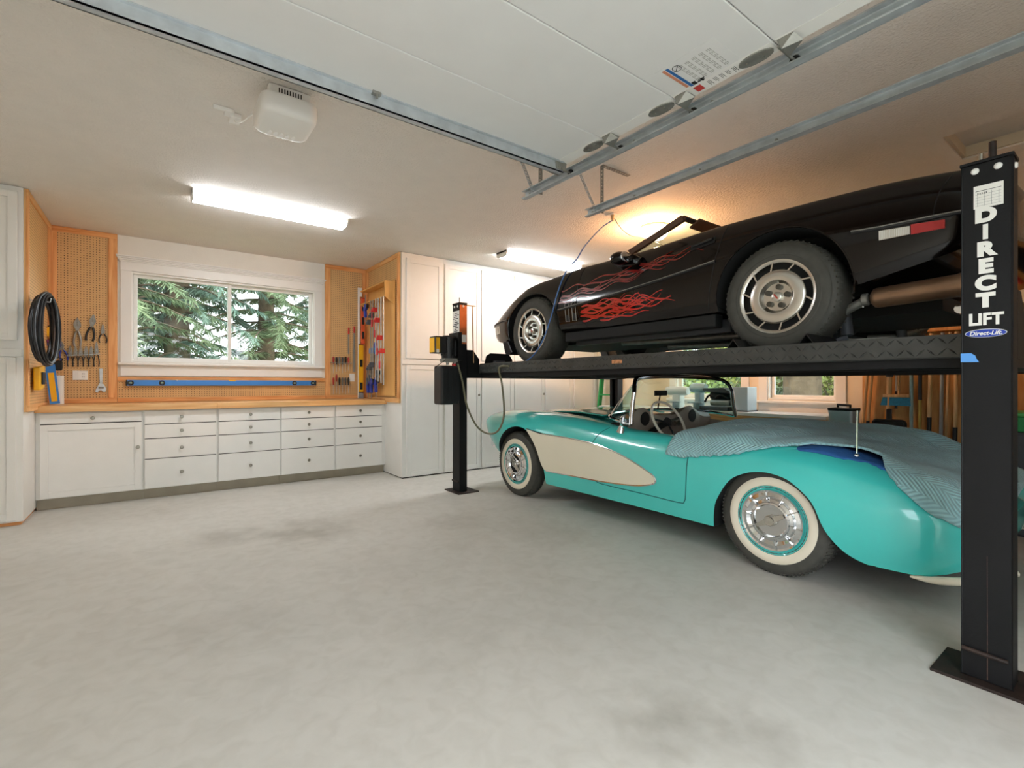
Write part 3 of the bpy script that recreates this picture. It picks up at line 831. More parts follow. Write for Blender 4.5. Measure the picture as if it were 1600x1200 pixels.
# runways
def tread(mb, x, y0, y1, zs, out):
    """raised lozenge bars, alternating slant, on a vertical side face"""
    n = int((y1 - y0) / .037)
    for r, z in enumerate(zs):
        for i in range(n):
            y = y0 + .022 + i * .037; s = 1 if (i + r) % 2 else -1; hl = .0165
            a = (y - hl, z - s * hl); b = (y + hl, z + s * hl)
            nx, nz = -(b[1] - a[1]), (b[0] - a[0]); l = math.hypot(nx, nz); nx *= .0048 / l; nz *= .0048 / l
            my, mz = (a[0] + b[0]) / 2, (a[1] + b[1]) / 2
            mb.add([(x, a[0], a[1]), (x, my + nx, mz + nz), (x, b[0], b[1]), (x, my - nx, mz - nz), (x + out * .0055, my, mz)], [(0, 1, 4), (1, 2, 4), (2, 3, 4), (3, 0, 4)])
RY0, RY1 = .49, 4.36
for (x0, x1, out) in ((2.79, 3.27, -1), (4.56, 5.04, 1)):
    mb = MB().box(x0, RY0, 1.285, x0 + .006, RY1, 1.388).box(x1 - .006, RY0, 1.285, x1, RY1, 1.388).box(x0 + .006, RY0, 1.352, x1 - .006, RY1, 1.36)
    mb.box(x0, RY0, 1.285, x0 + .05, RY1, 1.291).box(x1 - .05, RY0, 1.285, x1, RY1, 1.291)
    r = obj('runway', mb, M['runway'], lift, bevel=.002)
    obj('lower_channel', MB().box(x0 + .02, RY0, 1.243, x0 + .07, RY1, 1.2845).box(x1 - .07, RY0, 1.243, x1 - .02, RY1, 1.2845), M['black'], r)
    mb = MB()
    xs, zz = (x0, (1.311, 1.362)) if out < 0 else (x1, (1.311, 1.362))
    tread(mb, xs, RY0, RY1, zz, out)
    tp = obj('tread_pattern', mb, M['runway'], r, fixn=False); tp['kind'] = 'stuff'
    obj('wheel_stop', MB().prism([(x0 + .02, 1.361), (x0 + .05, 1.47), (x0 + .10, 1.50), (x1 - .14, 1.50), (x1 - .09, 1.44), (x1 - .08, 1.361)], 'y', RY1 - .06, RY1 - .05), M['black'], r)
    obj('stop_block', MB().box(x0 + .13, RY1 - .12, 1.361, x0 + .25, RY1 - .062, 1.42), M['dkgrey'], r, bevel=.003)
M['weld'] = mat('weld_scuff', '#c98a5c', 0.6, vary=0.4, vscale=60)
obj('scuffed_sticker', MB().box(2.7885, 2.40, 1.325, 2.7898, 2.50, 1.352), M['weld'], lift)

# hydraulic power unit on the far post
pu = thing('power_unit', 'black hydraulic power unit with ribbed tank on the far lift post', 'power unit', (2.46, 4.52, .95))
def fl(x0, y0, z0, x1, y1, z1, m, nm, b=.006, par=None): return obj(nm, MB().box(x0, y0, z0, x1, y1, z1), m, par or pu, bevel=b)
fl(2.575, 4.44, 1.42, 2.62, 4.64, 1.72, M['black'], 'mounting_plate', .002)
obj('motor', MB().cyl((2.50, 4.52, 1.44), (2.50, 4.52, 1.66), .073, n=20).lathe([(.073, .22), (.06, .24), (0, .245)], (2.50, 4.52, 1.44), (0, 0, 1), 20), M['plastic_black'], pu)
mb = MB()
for k in range(14):
    a = 2 * PI * k / 14; mb.bar((2.50 + .075 * math.cos(a), 4.52 + .075 * math.sin(a), 1.47), (2.50 + .075 * math.cos(a), 4.52 + .075 * math.sin(a), 1.63), .006, .012, (math.cos(a), math.sin(a), 0))
obj('cooling_fins', mb, M['plastic_black'], pu)
sw = fl(2.31, 4.44, 1.49, 2.43, 4.58, 1.665, M['plastic_black'], 'switch_box')
obj('yellow_label', MB().box(2.3065, 4.47, 1.50, 2.3099, 4.575, 1.65), M['yellow'], sw)
obj('yellow_front_label', MB().box(2.315, 4.4365, 1.50, 2.355, 4.4399, 1.65), M['yellow'], sw)
obj('white_front_label', MB().box(2.315, 4.4355, 1.495, 2.345, 4.4364, 1.53), M['paper'], sw)
obj('pump_head', MB().box(2.43, 4.46, 1.40, 2.58, 4.58, 1.44).cyl((2.46, 4.47, 1.37), (2.46, 4.47, 1.41), .014, n=10).cyl((2.55, 4.47, 1.37), (2.55, 4.47, 1.41), .014, n=10), M['steel_dark'], pu)
mb = MB().box(2.365, 4.43, .955, 2.585, 4.60, 1.36)
tk = obj('tank', mb, M['plastic_black'], pu, bevel=.02, seg=3)
mb = MB()
for k in range(6): mb.box(2.385 + k * .036, 4.4262, .99, 2.40 + k * .036, 4.4302, 1.32)
obj('tank_rib', mb, M['plastic_black'], tk)
obj('filler_cap', MB().cyl((2.54, 4.47, 1.355), (2.54, 4.47, 1.385), .024, n=14), M['red'], tk)
obj('release_lever', MB().tube([(2.43, 4.46, 1.42), (2.38, 4.45, 1.39), (2.31, 4.44, 1.345)], .004, 6).ball((2.305, 4.44, 1.34), .012), M['plastic_black'], pu)
M['hose'] = mat('olive_hydraulic_hose', '#6d6a52', 0.5, vary=0.08)
tag(obj('hydraulic_hose', MB().tube(spline([(2.56, 4.43, 1.385), (2.60, 4.40, 1.2), (2.63, 4.36, .95), (2.69, 4.27, .74), (2.76, 4.17, .66), (2.82, 4.06, .69), (2.84, 3.98, .86), (2.81, 3.97, 1.15), (2.78, 3.98, 1.3), (2.77, 3.94, 1.345), (2.782, 3.82, 1.345)], 8), .010, 8), M['hose']),
    'olive hydraulic hose looping from the power unit to the runway', 'hose')
tag(obj('drooping_cable', MB().tube(spline([(3.3, 3.35, 1.285), (3.34, 3.28, 1.245), (3.4, 3.2, 1.22), (3.48, 3.1, 1.215), (3.58, 3.0, 1.23), (3.7, 2.95, 1.284)], 6), .004, 6), M['plastic_black']),
    'thin black cable drooping under the near runway', 'cable')
# chocks
M['chock'] = mat('black_folded_steel', '#262626', 0.4, metal=0.5)
for (y, lab) in ((1.565, 'black steel wheel chock in front of the black car rear tyre'), (1.155, 'black steel wheel chock behind the black car rear tyre')):
    mb = MB()
    mb.bar((3.0, y + .055, 1.366), (3.0, y, 1.445), .0001, .0001)
    mb = MB()
    for (a, b) in (((y + .06, 1.3605), (y, 1.445)), ((y, 1.445), (y - .06, 1.3605))):
        mb.prism([a, b, (b[0], b[1] - .008), (a[0] - .006 * (1 if a[0] > y else -1), a[1])] if a[0] > y else [a, b, (b[0] + .006, b[1]), (a[0], a[1] - .008)], 'x', 2.83, 3.2)
    mb.box(2.83, y - .06, 1.3603, 3.2, y + .06, 1.3643)
    tag(obj('wheel_chock', mb, M['chock']), lab, 'wheel chock', 'wheel chocks on the near runway')
M['tray'] = mat('galvanised_tray', '#c9d4de', 0.22, metal=0.8)
mb = MB().box(3.28, 1.55, 1.36, 4.55, 2.35, 1.364).box(3.28, 1.55, 1.364, 3.285, 2.35, 1.40).box(4.545, 1.55, 1.364, 4.55, 2.35, 1.40).box(3.285, 1.55, 1.364, 4.545, 1.555, 1.40).box(3.285, 2.345, 1.364, 4.545, 2.35, 1.40)
mb.box(3.255, 1.6, 1.389, 3.285, 1.7, 1.393).box(3.255, 2.2, 1.389, 3.285, 2.3, 1.393).box(4.545, 1.6, 1.389, 4.575, 1.7, 1.393).box(4.545, 2.2, 1.389, 4.575, 2.3, 1.393)
tag(obj('drip_tray', mb, M['tray']), 'shiny drip tray between the runways under the black car', 'tray')

# ------------------------------------------------------------------ cars: shared tools
def loft_body(name, y_list, section, xc, mats, parent, cutters):
    """closed body from half sections (u, z); cutters = list of MB (dark or trim lining on slot 1..)"""
    mb = MB(); rings = []
    for y in y_list:
        h = section(y)
        ring = [(xc - u, y, z) for (u, z) in h] + [(xc + u, y, z) for (u, z) in h[-2:0:-1]]
        rings.append(ring)
    n = len(rings[0])
    mb.grid(rings, closed_v=True)
    mb.add(rings[0], [tuple(range(n))]); mb.add(rings[-1], [tuple(range(n))])
    o = obj(name, mb, mats, parent)
    bv = BVHTree.FromPolygons([tuple(v.co + wloc(o)) for v in o.data.vertices], [tuple(p.vertices) for p in o.data.polygons])
    for (cmb, slot) in cutters:
        cmb.mi = [slot] * len(cmb.f)
        c = obj('cutter', cmb, mats, parent)
        md = o.modifiers.new('cut', 'BOOLEAN'); md.operation = 'DIFFERENCE'; md.solver = 'EXACT'; md.object = c
        dg = bpy.context.evaluated_depsgraph_get(); dg.update()
        me = bpy.data.meshes.new_from_object(o.evaluated_get(dg))
        o.modifiers.clear(); o.data = me
        bpy.data.objects.remove(c)
    o.data.set_sharp_from_angle(angle=math.radians(38))
    return o, bv

def on_side(bv, xc, y, z, side=-1, off=.003):
    """point on the body side at (y, z), lifted off by off"""
    h = bv.ray_cast(Vector((xc + side * 2, y, z)), Vector((-side, 0, 0)))
    if h[0] is None: return Vector((xc + side * .88, y, z))
    nrm = h[1]
    if nrm.x * side < 0: nrm = -nrm
    return h[0] + nrm * off

def on_top(bv, x, y, off=.003, z0=3.5):
    h = bv.ray_cast(Vector((x, y, z0)), Vector((0, 0, -1)))
    return None if h[0] is None else h[0] + Vector((0, 0, off))

def side_line(bv, xc, pts, r, off=0.0, side=-1, per=5, n=6):
    return MB().tube([on_side(bv, xc, y, z, side, off) for (y, z) in spline(pts, per)], r, n)

def side_patch(bv, xc, poly, off=.003, side=-1, ny=40, nz=12):
    """patch inside a (y, z) outline given as upper and lower edge functions of y"""
    up, lo, y0, y1 = poly
    rows = []
    for i in range(ny + 1):
        y = y0 + (y1 - y0) * i / ny
        a, b = lo(y), up(y)
        rows.append([on_side(bv, xc, y, a + (b - a) * j / nz, side, off) for j in range(nz + 1)])
    return MB().grid(rows)

M['whitewall'] = mat('whitewall_rubber', '#e9dfc9', 0.55, vary=0.02)
M['lug'] = mat('lug_nut_dark', '#4a463c', 0.5, metal=0.5)
M['emblem'] = mat('red_emblem', '#b33a30', 0.4)

def tyre_mb(c, ax, R, w, rim, lugs=0, sw=.012):
    """tyre lathe; c = outer face centre, ax = outward axis; sidewall bulges"""
    prof = [(rim, -.012), (rim + .012, -.002), ((R + rim) / 2, 0.0), (R - .035, -.006), (R - .012, -.018), (R, -.042), (R + .002, -w / 2), (R, -w + .042), (R - .012, -w + .018), (R - .035, -w + .006), ((R + rim) / 2, -w), (rim + .01, -w + .004), (rim, -w + .015)]
    mb = MB().lathe(prof, c, ax, 56)
    ax = Vector(ax)
    t = Vector((0, 0, 1)); a = ax.cross(t).normalized()
    for k in range(lugs):
        th = 2 * PI * k / lugs; rad = a * math.cos(th) + t * math.sin(th)
        for h in (-.040, -w + .040):
            mb.bar(Vector(c) + ax * (h + .026) + rad * (R - .012), Vector(c) + ax * (h - .006) + rad * (R + .0035), .010 * R / .33, .006, rad)
    return mb

def groove_ring(c, ax, R, h, r=.002): 
    return MB().lathe([(R - r, h - r), (R + r, h), (R - r, h + r)], c, ax, 56)

# ------------------------------------------------------------------ turquoise roadster under the lift
M['turq'] = mat('turquoise_paint', '#46cdc4', 0.28, coat=1.0, vary=0.01)
M['well'] = mat('wheel_well_black', '#0e0f10', 0.85)
M['taupe'] = mat('taupe_interior', '#9c9082', 0.55, vary=0.05)
M['seam'] = mat('panel_gap', '#135a58', 0.8)
RC = 3.875
roadster = thing('roadster', 'turquoise and cream vintage roadster parked under the lift', 'car', (RC, 2.7, 0))
W1 = table([(.47, .50), (.52, .66), (.6, .76), (.75, .835), (1.0, .88), (1.44, .897), (1.9, .888), (2.4, .88), (2.9, .885), (3.4, .89), (4.04, .895), (4.35, .88), (4.55, .845), (4.68, .79), (4.76, .71), (4.80, .60)])
ZC1 = table([(.47, .50), (.55, .585), (.7, .66), (.85, .71), (1.03, .752), (1.25, .785), (1.5, .795), (1.75, .785), (2.0, .775), (2.3, .785), (2.6, .80), (2.8, .817), (3.03, .84), (3.3, .866), (3.8, .892), (4.2, .887), (4.5, .856), (4.7, .822), (4.77, .795), (4.80, .775)])
UC1 = table([(.47, .36), (.7, .58), (1.0, .64), (2.0, .72), (2.8, .70), (3.4, .68), (4.2, .665), (4.6, .62), (4.8, .46)])
ZM1 = table([(.47, .49), (.6, .56), (.85, .665), (1.3, .765), (1.9, .785), (2.7, .82), (3.0, .85), (3.5, .878), (4.0, .868), (4.5, .81), (4.7, .77), (4.80, .75)])
ZW1 = table([(.47, .42), (.8, .44), (1.4, .49), (2.5, .55), (3.5, .59), (4.2, .64), (4.6, .70), (4.8, .745)])
ZB1 = table([(.47, .37), (.565, .262), (.75, .20), (1.0, .205), (2.0, .205), (3.9, .205), (4.2, .36), (4.4, .45), (4.6, .56), (4.74, .66), (4.80, .715)])
def sec1(y):
    w, zc, uc, zm, zw, zb = W1(y), ZC1(y), UC1(y), ZM1(y), ZW1(y), ZB1(y)
    zw = max(zw, zb + .012)
    pts = [(0, zm), (.3 * uc / .7, zm - .004), (.62 * uc, min(zm, zc) - .018), (uc, zc), (uc + (w - uc) * .62, zc - (zc - zw) * .18), (w - .012, zc - (zc - zw) * .58), (w, zw), (w - .012, zw - (zw - zb) * .5), (w - .045, zb + .004)]
    s = spline(pts, 5)
    return s + [(w * .8, zb), (w * .4, zb), (0, zb)]
ys = [.47, .485, .5, .52, .55, .59] + [.64 + .06 * i for i in range(66)] + [4.58, 4.62, 4.66, 4.69, 4.72, 4.74, 4.76, 4.775, 4.788, 4.796, 4.80]
cut = []
fa = [(3.95 + .40 * math.cos(a), .33 + .405 * math.sin(a)) for a in [i * PI / 24 for i in range(0, 25)]]
fa = [(4.36, .05), (4.35, .33)] + fa[1:-1] + [(3.55, .33), (3.545, .05)]
ra = spline([(1.815, .05), (1.81, .20), (1.793, .316), (1.765, .407), (1.676, .545), (1.58, .605), (1.49, .628), (1.40, .626), (1.30, .595), (1.19, .50), (1.13, .36), (1.06, .268), (1.0, .228), (.94, .208), (.90, .198), (.89, .05)], 4)
for poly in (fa, ra):
    for (a, b) in ((RC - 1.2, RC - .60), (RC + .60, RC + 1.2)):
        cut.append((MB().prism(poly, 'x', a, b), 1))
ck = rr(0, 0, .70, .53, .18, 6)
cut.append((MB().prism([(RC + x, 2.43 + y) for (x, y) in ck], 'z', .36, 1.4), 2))
body1, bv1 = loft_body('body', ys, sec1, RC, [M['turq'], M['well'], M['taupe']], roadster, cut)
def S1(y, z, off=.003, side=-1): return on_side(bv1, RC, y, z, side, off)
# cove panels with bright trim
cu_ = table([(2.25, .452), (2.262, .478), (2.335, .515), (2.52, .585), (2.69, .63), (2.908, .664), (3.2, .682), (3.551, .692), (3.70, .708), (3.80, .72)])
cl_ = table([(2.25, .448), (2.262, .432), (2.305, .412), (2.456, .380), (2.791, .356), (2.901, .352), (3.2, .347), (3.532, .343), (3.58, .40), (3.63, .52), (3.70, .62), (3.80, .712)])
edge_up = [(2.25 + (3.80 - 2.25) * (i / 30) ** 1.4, 0) for i in range(31)]
for side in (-1, 1):
    obj('cove_panel', side_patch(bv1, RC, (cu_, cl_, 2.251, 3.80), .004, side, 70, 14), M['cream'], body1)
    up = [(y, cu_(y)) for (y, _) in edge_up]; lo = [(y, cl_(y)) for (y, _) in edge_up if y < 3.55]
    path = [on_side(bv1, RC, y, z, side, .005) for (y, z) in up[::-1] + lo]
    obj('cove_trim', MB().tube(path, .0065, 6), M['chrome'], body1)
    gap = [(2.80, .80), (2.86, .745), (2.905, .66), (2.922, .55), (2.922, .45), (2.91, .37), (2.86, .34), (2.78, .331), (2.4, .326), (2.07, .322), (2.02, .34), (2.003, .40), (1.993, .52), (1.99, .65), (1.985, .72)]
    obj('door_gap', side_line(bv1, RC, gap, .0035, .0, side), M['seam'], body1)
obj('door_button', MB().tube([S1(2.17, .70, .004), S1(2.13, .70, .012), S1(2.10, .70, .004)], .006, 8), M['chrome'], body1)
# raised hood panel, open a little at the back
rows = []
for i in range(25):
    y = 3.16 + (4.62 - 3.16) * i / 24
    hw = .47 - .12 * max(0, (y - 4.1) / .52) ** 2
    rows.append([(RC + hw * k / 8, y, on_top(bv1, RC + hw * k / 8, y).z + .006 + .030 * (1 - i / 24) ** 1.3 + .012 * math.exp(-((abs(k) - 5.5) / 1.6) ** 2)) for k in range(-8, 9)])
low = [[(p[0], p[1], p[2] - .012) for p in r] for r in rows]
mb = MB().grid(rows).grid(low)
edge = lambda g: [g[0][k] for k in range(17)] + [g[i][16] for i in range(1, 25)] + [g[24][k] for k in range(15, -1, -1)] + [g[i][0] for i in range(23, 0, -1)]
mb.grid([edge(rows), edge(low)], closed_v=True, smooth=False)
obj('hood', mb, M['turq'], roadster)
obj('cowl_vent', MB().box(RC - .35, 3.05, on_top(bv1, RC, 3.1).z - .004, RC + .35, 3.13, on_top(bv1, RC, 3.1).z + .006), M['plastic_black'], body1, bevel=.003)
# bumper tips and lamps
mb = MB().tube(spline([(RC - .80, 4.40, .50), (RC - .80, 4.52, .50), (RC - .70, 4.66, .51), (RC - .50, 4.74, .52)], 5), .022, 10, flat=1.8)
obj('front_bumper', mb, M['chrome'], roadster)
mb = MB().tube(spline([(RC + .80, 4.40, .50), (RC + .80, 4.52, .50), (RC + .70, 4.66, .51), (RC + .50, 4.74, .52)], 5), .022, 10, flat=1.8)
obj('front_bumper', mb, M['chrome'], roadster)
for s in (-1, 1):
    obj('headlamp', MB().lathe([(.09, -.05), (.10, .0), (.098, .015), (.08, .02), (.05, .034), (0, .04)], (RC + s * .60, 4.755, .72), (0, 1, 0), 24), M['chrome'], roadster)
    obj('rear_bumper', MB().tube(spline([(RC + s * .79, .77, .192), (RC + s * .785, .66, .205), (RC + s * .73, .52, .235), (RC + s * .55, .43, .26)], 5), [.006 + .016 * min(1, i / 5) for i in range(16)], 10, flat=.9), M['cream'], roadster)
# windscreen
base = [(.795, 2.555, .845), (.79, 2.68, .862), (.74, 2.82, .885), (.61, 2.94, .90), (.40, 3.01, .91), (.2, 3.04, .915), (0, 3.05, .917)]
top = [(.745, 2.565, 1.10), (.715, 2.585, 1.165), (.65, 2.62, 1.21), (.54, 2.66, 1.226), (.36, 2.70, 1.236), (.18, 2.717, 1.24), (0, 2.722, 1.241)]
fullb = [(RC - u, y, z) for (u, y, z) in base] + [(RC + u, y, z) for (u, y, z) in base[-2::-1]]
fullt = [(RC - u, y, z) for (u, y, z) in top] + [(RC + u, y, z) for (u, y, z) in top[-2::-1]]
B_ = spline(fullb, 4); T_ = spline(fullt, 4)
M['frame_dk'] = mat('dark_chrome_frame', '#5d6470', 0.14, metal=1.0, vary=0.05)
wf = obj('windscreen_frame', MB().tube(T_, .016, 10, flat=1.3), M['frame_dk'], roadster)
obj('screen_base', MB().tube(B_, .013, 8), M['chrome'], wf)
for e in (0, -1):
    obj('pillar', MB().tube(spline([B_[e], tuple(Vector(B_[e]).lerp(Vector(T_[e]), .5) + Vector((0, .006, 0))), T_[e]], 5), .019, 10), M['chrome'], wf)
obj('glass', MB().grid([[tuple(Vector(b).lerp(Vector(t_), k / 8) + Vector((0, .018 * math.sin(PI * k / 8), 0))) for (b, t_) in zip(B_, T_)] for k in range(9)]), M['glass_car'], wf)
obj('rear_view_mirror', MB().box(RC - .16, 2.80, 1.06, RC + .02, 2.815, 1.11).cyl((RC - .07, 2.81, 1.09), (RC - .07, 2.84, .93), .006, n=8), M['blackm'], wf, bevel=.004)
# door mirror
mp = on_top(bv1, RC - .80, 2.62)
mz = mp.z
mm = obj('door_mirror', MB().cyl((RC - .80, 2.66, mz), (RC - .80, 2.645, mz + .075), .036, .010, 14).lathe([(0, .022), (.03, .018), (.052, .0), (.056, -.018), (.05, -.02), (0, -.016)], (RC - .80, 2.625, mz + .095), (0, 1, 0), 22), M['chrome'], roadster)
# interior
mb = MB()
dash = []
for i in range(33):
    x = RC - .69 + 1.38 * i / 32
    hump = .085 * math.exp(-((x - (RC - .36)) / .13) ** 2) + .085 * math.exp(-((x - (RC + .36)) / .13) ** 2)
    dash.append([(x, 2.93, .86), (x, 2.86, .885 + hump * .6), (x, 2.79, .875 + hump), (x, 2.765, .84 + hump * .9), (x, 2.775, .74), (x, 2.80, .66)])
obj('dashboard', MB().grid(dash), M['taupe'], roadster)
for s in (-.36, .36):
    obj('gauge_hood', MB().lathe([(.0, 0), (.058, 0), (.062, -.006), (.0, -.008)], (RC + s, 2.762, .86), (0, 1, 0), 20), M['blackm'], roadster)
mb = MB()
for k in range(7): mb.lathe([(0, 0), (.022, 0), (.026, .006), (.026, .014), (0, .014)], (RC - .18 + k * .06, 2.758, .80), (0, -1, 0), 12)
obj('gauge_row', mb, M['chrome'], roadster)
sc = Vector((RC - .34, 2.53, .85)); ax = Vector((0, -.86, .5)).normalized(); a1 = Vector((1, 0, 0)); a2 = ax.cross(a1)
M['ivory'] = mat('ivory_bakelite', '#d9d2c0', 0.3, coat=.4)
sw = obj('steering_wheel', MB().tube([sc + (a1 * math.cos(q * PI / 20) + a2 * math.sin(q * PI / 20)) * .19 for q in range(40)], .0115, 8, True), M['ivory'], roadster)
mb = MB()
for q in (0.15, PI - .15, 1.5 * PI): mb.bar(sc - ax * .02, sc + (a1 * math.cos(q) + a2 * math.sin(q)) * .185, .022, .005, ax)
obj('spoke', mb, M['chrome'], sw)
obj('hub', MB().lathe([(0, .012), (.03, .01), (.04, 0), (.03, -.03), (.02, -.3), (0, -.3)], sc, ax, 16), M['blackm'], sw)
for s in (-1, 1):
    obj('seat', MB().box(RC + s * .34 - .26, 2.05, .37, RC + s * .34 + .26, 2.55, .52).prism([(2.0, .5), (2.14, .5), (2.06, .80), (1.97, .82), (1.94, .78)], 'x', RC + s * .34 - .25, RC + s * .34 + .25), M['taupe'], roadster, bevel=.04, seg=3)
# antenna
ap = on_top(bv1, 3.2, 1.04)
an = obj('antenna', MB().ball(ap + Vector((0, 0, .008)), (.014, .014, .014)).cyl(ap, ap + Vector((.002, -.002, .265)), .0045, .0028, 8), M['chrome'], roadster)
# chassis
obj('underbody', MB().box(RC - .55, .7, .17, RC + .55, 4.2, .203).cyl((RC - .7, 1.436, .33), (RC + .7, 1.436, .33), .04, n=12).cyl((RC - .7, 4.04, .33), (RC + .7, 4.04, .33), .03, n=12), M['blackm'], roadster)

def vintage_wheel(y, side, spin):
    c = Vector((RC + side * .838, y, .334)); ax = Vector((side, 0, 0))
    w = obj('wheel', tyre_mb(c, ax, .334, .165, .19, 84), M['rubber'], roadster)
    obj('whitewall', MB().lathe([(.208, -.004), (.216, .002), (.236, .0045), (.258, .003), (.266, -.003)], c, ax, 56), M['whitewall'], w)
    obj('rim', MB().lathe([(.212, -.006), (.207, .001), (.20, -.004), (.188, -.012), (.18, -.03)], c, ax, 48), M['turq'], w)
    hub = obj('hubcap', MB().lathe([(.187, -.012), (.183, .006), (.172, .002), (.150, .010), (.128, -.002), (.112, .004), (.108, .016), (.100, .018), (.092, .006), (.05, .002), (.0, .004)], c, ax, 48), M['chrome'], w)
    t = Vector((0, 0, 1)); a = ax.cross(t).normalized(); mb = MB()
    for k in range(10):
        th = spin + 2 * PI * k / 10; rad = a * math.cos(th) + t * math.sin(th)
        mb.bar(c + rad * .116 + ax * .012, c + rad * .176 + ax * .010, .008, .012, ax)
    obj('fins', mb, M['chrome'], hub)
    mb = MB().lathe([(.034, .0), (.033, .024), (.026, .034), (.012, .032), (0, .036)], c, ax, 24)
    for th in (spin, spin + PI):
        rad = a * math.cos(th) + t * math.sin(th); tn = ax.cross(rad)
        p = [c + rad * .026 + tn * .018, c + rad * .092 + tn * .010, c + rad * .092 - tn * .010, c + rad * .026 - tn * .018]
        mb.add([q + ax * .010 for q in p] + [p[0] + ax * .028, p[1] + ax * .022, p[2] + ax * .022, p[3] + ax * .028],
               [(0, 1, 2, 3), (4, 5, 6, 7), (0, 1, 5, 4), (1, 2, 6, 5), (2, 3, 7, 6), (3, 0, 4, 7)])
    obj('spinner', mb, M['alu'], hub)
    return w
vintage_wheel(4.042, -1, .8); vintage_wheel(1.436, -1, -.5); vintage_wheel(4.042, 1, .2); vintage_wheel(1.436, 1, 1.0)

# ------------------------------------------------------------------ quilted blanket over the tail
def quilt_mat():
    m = mat('quilted_blanket', '#9fcdd0', 0.85, vary=0.10, vscale=4)
    nt = m.node_tree; b = nt.nodes['Principled BSDF']; L = nt.links
    b.inputs['Sheen Weight'].default_value = 0.3
    uv = nt.nodes.new('ShaderNodeUVMap'); sp = nt.nodes.new('ShaderNodeSeparateXYZ'); L.new(uv.outputs['UV'], sp.inputs['Vector'])
    pp = nt.nodes.new('ShaderNodeMath'); pp.operation = 'PINGPONG'; pp.inputs[1].default_value = .095
    L.new(sp.outputs['X'], pp.inputs[0])
    ad = nt.nodes.new('ShaderNodeMath'); ad.operation = 'ADD'; L.new(pp.outputs[0], ad.inputs[0]); L.new(sp.outputs['Y'], ad.inputs[1])
    mu = nt.nodes.new('ShaderNodeMath'); mu.operation = 'MULTIPLY'; mu.inputs[1].default_value = 2 * PI / .025; L.new(ad.outputs[0], mu.inputs[0])
    sn = nt.nodes.new('ShaderNodeMath'); sn.operation = 'SINE'; L.new(mu.outputs[0], sn.inputs[0])
    mr = nt.nodes.new('ShaderNodeMapRange'); mr.inputs['From Min'].default_value = -1; L.new(sn.outputs[0], mr.inputs['Value'])
    bp = nt.nodes.new('ShaderNodeBump'); bp.inputs['Strength'].default_value = .8; bp.inputs['Distance'].default_value = .006
    L.new(mr.outputs['Result'], bp.inputs['Height']); L.new(bp.outputs['Normal'], b.inputs['Normal'])
    src = b.inputs['Base Color'].links[0].from_socket
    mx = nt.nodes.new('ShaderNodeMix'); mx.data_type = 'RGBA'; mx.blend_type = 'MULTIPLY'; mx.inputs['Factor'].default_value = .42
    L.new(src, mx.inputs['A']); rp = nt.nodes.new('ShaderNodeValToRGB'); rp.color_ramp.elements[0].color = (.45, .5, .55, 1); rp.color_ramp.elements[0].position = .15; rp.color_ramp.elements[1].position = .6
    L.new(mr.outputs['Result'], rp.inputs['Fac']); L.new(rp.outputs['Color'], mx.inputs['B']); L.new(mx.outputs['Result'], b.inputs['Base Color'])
    return m
M['quilt'] = quilt_mat()
M['quilt_blue'] = mat('blue_blanket_lining', '#2b5f9e', 0.85, vary=0.15, vscale=8, bump=.5, bscale=40)
def drape(name, lab, y0, y1, near_z, front_skew, m, lift_z, seed, far=.80, ny=90, nu=70, thick=.012):
    """cloth following the car; near_z(y) is the height of the hanging near hem"""
    rnd = random.Random(seed); rows = []; uvs = []
    ph = [rnd.uniform(0, 6) for _ in range(6)]
    for i in range(ny + 1):
        y = y0 + (y1 - y0) * i / ny
        W = W1(y); zc, zm, uc = ZC1(y), ZM1(y), UC1(y)
        zt = max(zc, zm)
        prof = [(-far, zc - .01), (-.45, zt + .012), (0, zm + .01), (.45, zt + .012), (uc, zc + .008), (uc + (W - uc) * .62, zc - (zc - ZW1(y)) * .18 + .008), (W + .004, zc - (zc - ZW1(y)) * .58 + .004), (W + .018, ZW1(y)), (W + .03, ZW1(y) - .12)]
        prof = spline(prof, 10); hem = near_z(y)
        cutk = len(prof) - 1
        for k in range(len(prof) // 2, len(prof)):
            if prof[k][1] < hem and prof[k][0] > .5: cutk = k; break
        prof = prof[:cutk + 1]
        L = [0]
        for a, b in zip(prof, prof[1:]): L.append(L[-1] + math.hypot(b[0] - a[0], b[1] - a[1]))
        row = []; uvr = []
        for j in range(nu + 1):
            s = L[-1] * j / nu; k = 0
            while k < len(L) - 2 and L[k + 1] < s: k += 1
            f = (s - L[k]) / max(1e-6, L[k + 1] - L[k]); u = prof[k][0] + f * (prof[k + 1][0] - prof[k][0]); z = prof[k][1] + f * (prof[k + 1][1] - prof[k][1])
            yy = y + front_skew * (u + far) / (far + W) * (i / ny) ** 2
            wob = lift_z(y, u) + .010 * (math.sin(9 * y + 5 * u + ph[0]) * math.sin(6 * u - 4 * y + ph[1])) + .006 * math.sin(19 * y - 11 * u + ph[2])
            out = max(0, (u - .78)) * 6
            row.append((RC - u - out * (.010 + .010 * math.sin(14 * y + ph[3])), yy, z + .010 + max(wob, -.03) * (1 - min(1, out))))
            uvr.append((s, y))
        rows.append(row); uvs.append(uvr)
    under = [[(p[0] + (.004 if True else 0), p[1], p[2] - thick) for p in r] for r in rows]
    mb = MB().grid(rows)
    nv = nu + 1
    o = obj(name, mb, m, at=(RC, (y0 + y1) / 2, .7), fixn=False)
    uvl = o.data.uv_layers.new(name='UVMap'); flatuv = [q for r in uvs for q in r]
    for lp in o.data.loops: uvl.data[lp.index].uv = flatuv[lp.vertex_index]
    md = o.modifiers.new('thickness', 'SOLIDIFY'); md.thickness = thick; md.offset = -1 if o.data.polygons[len(o.data.polygons) // 3].normal.z > 0 else 1
    tag(o, lab, 'blanket')
    return o
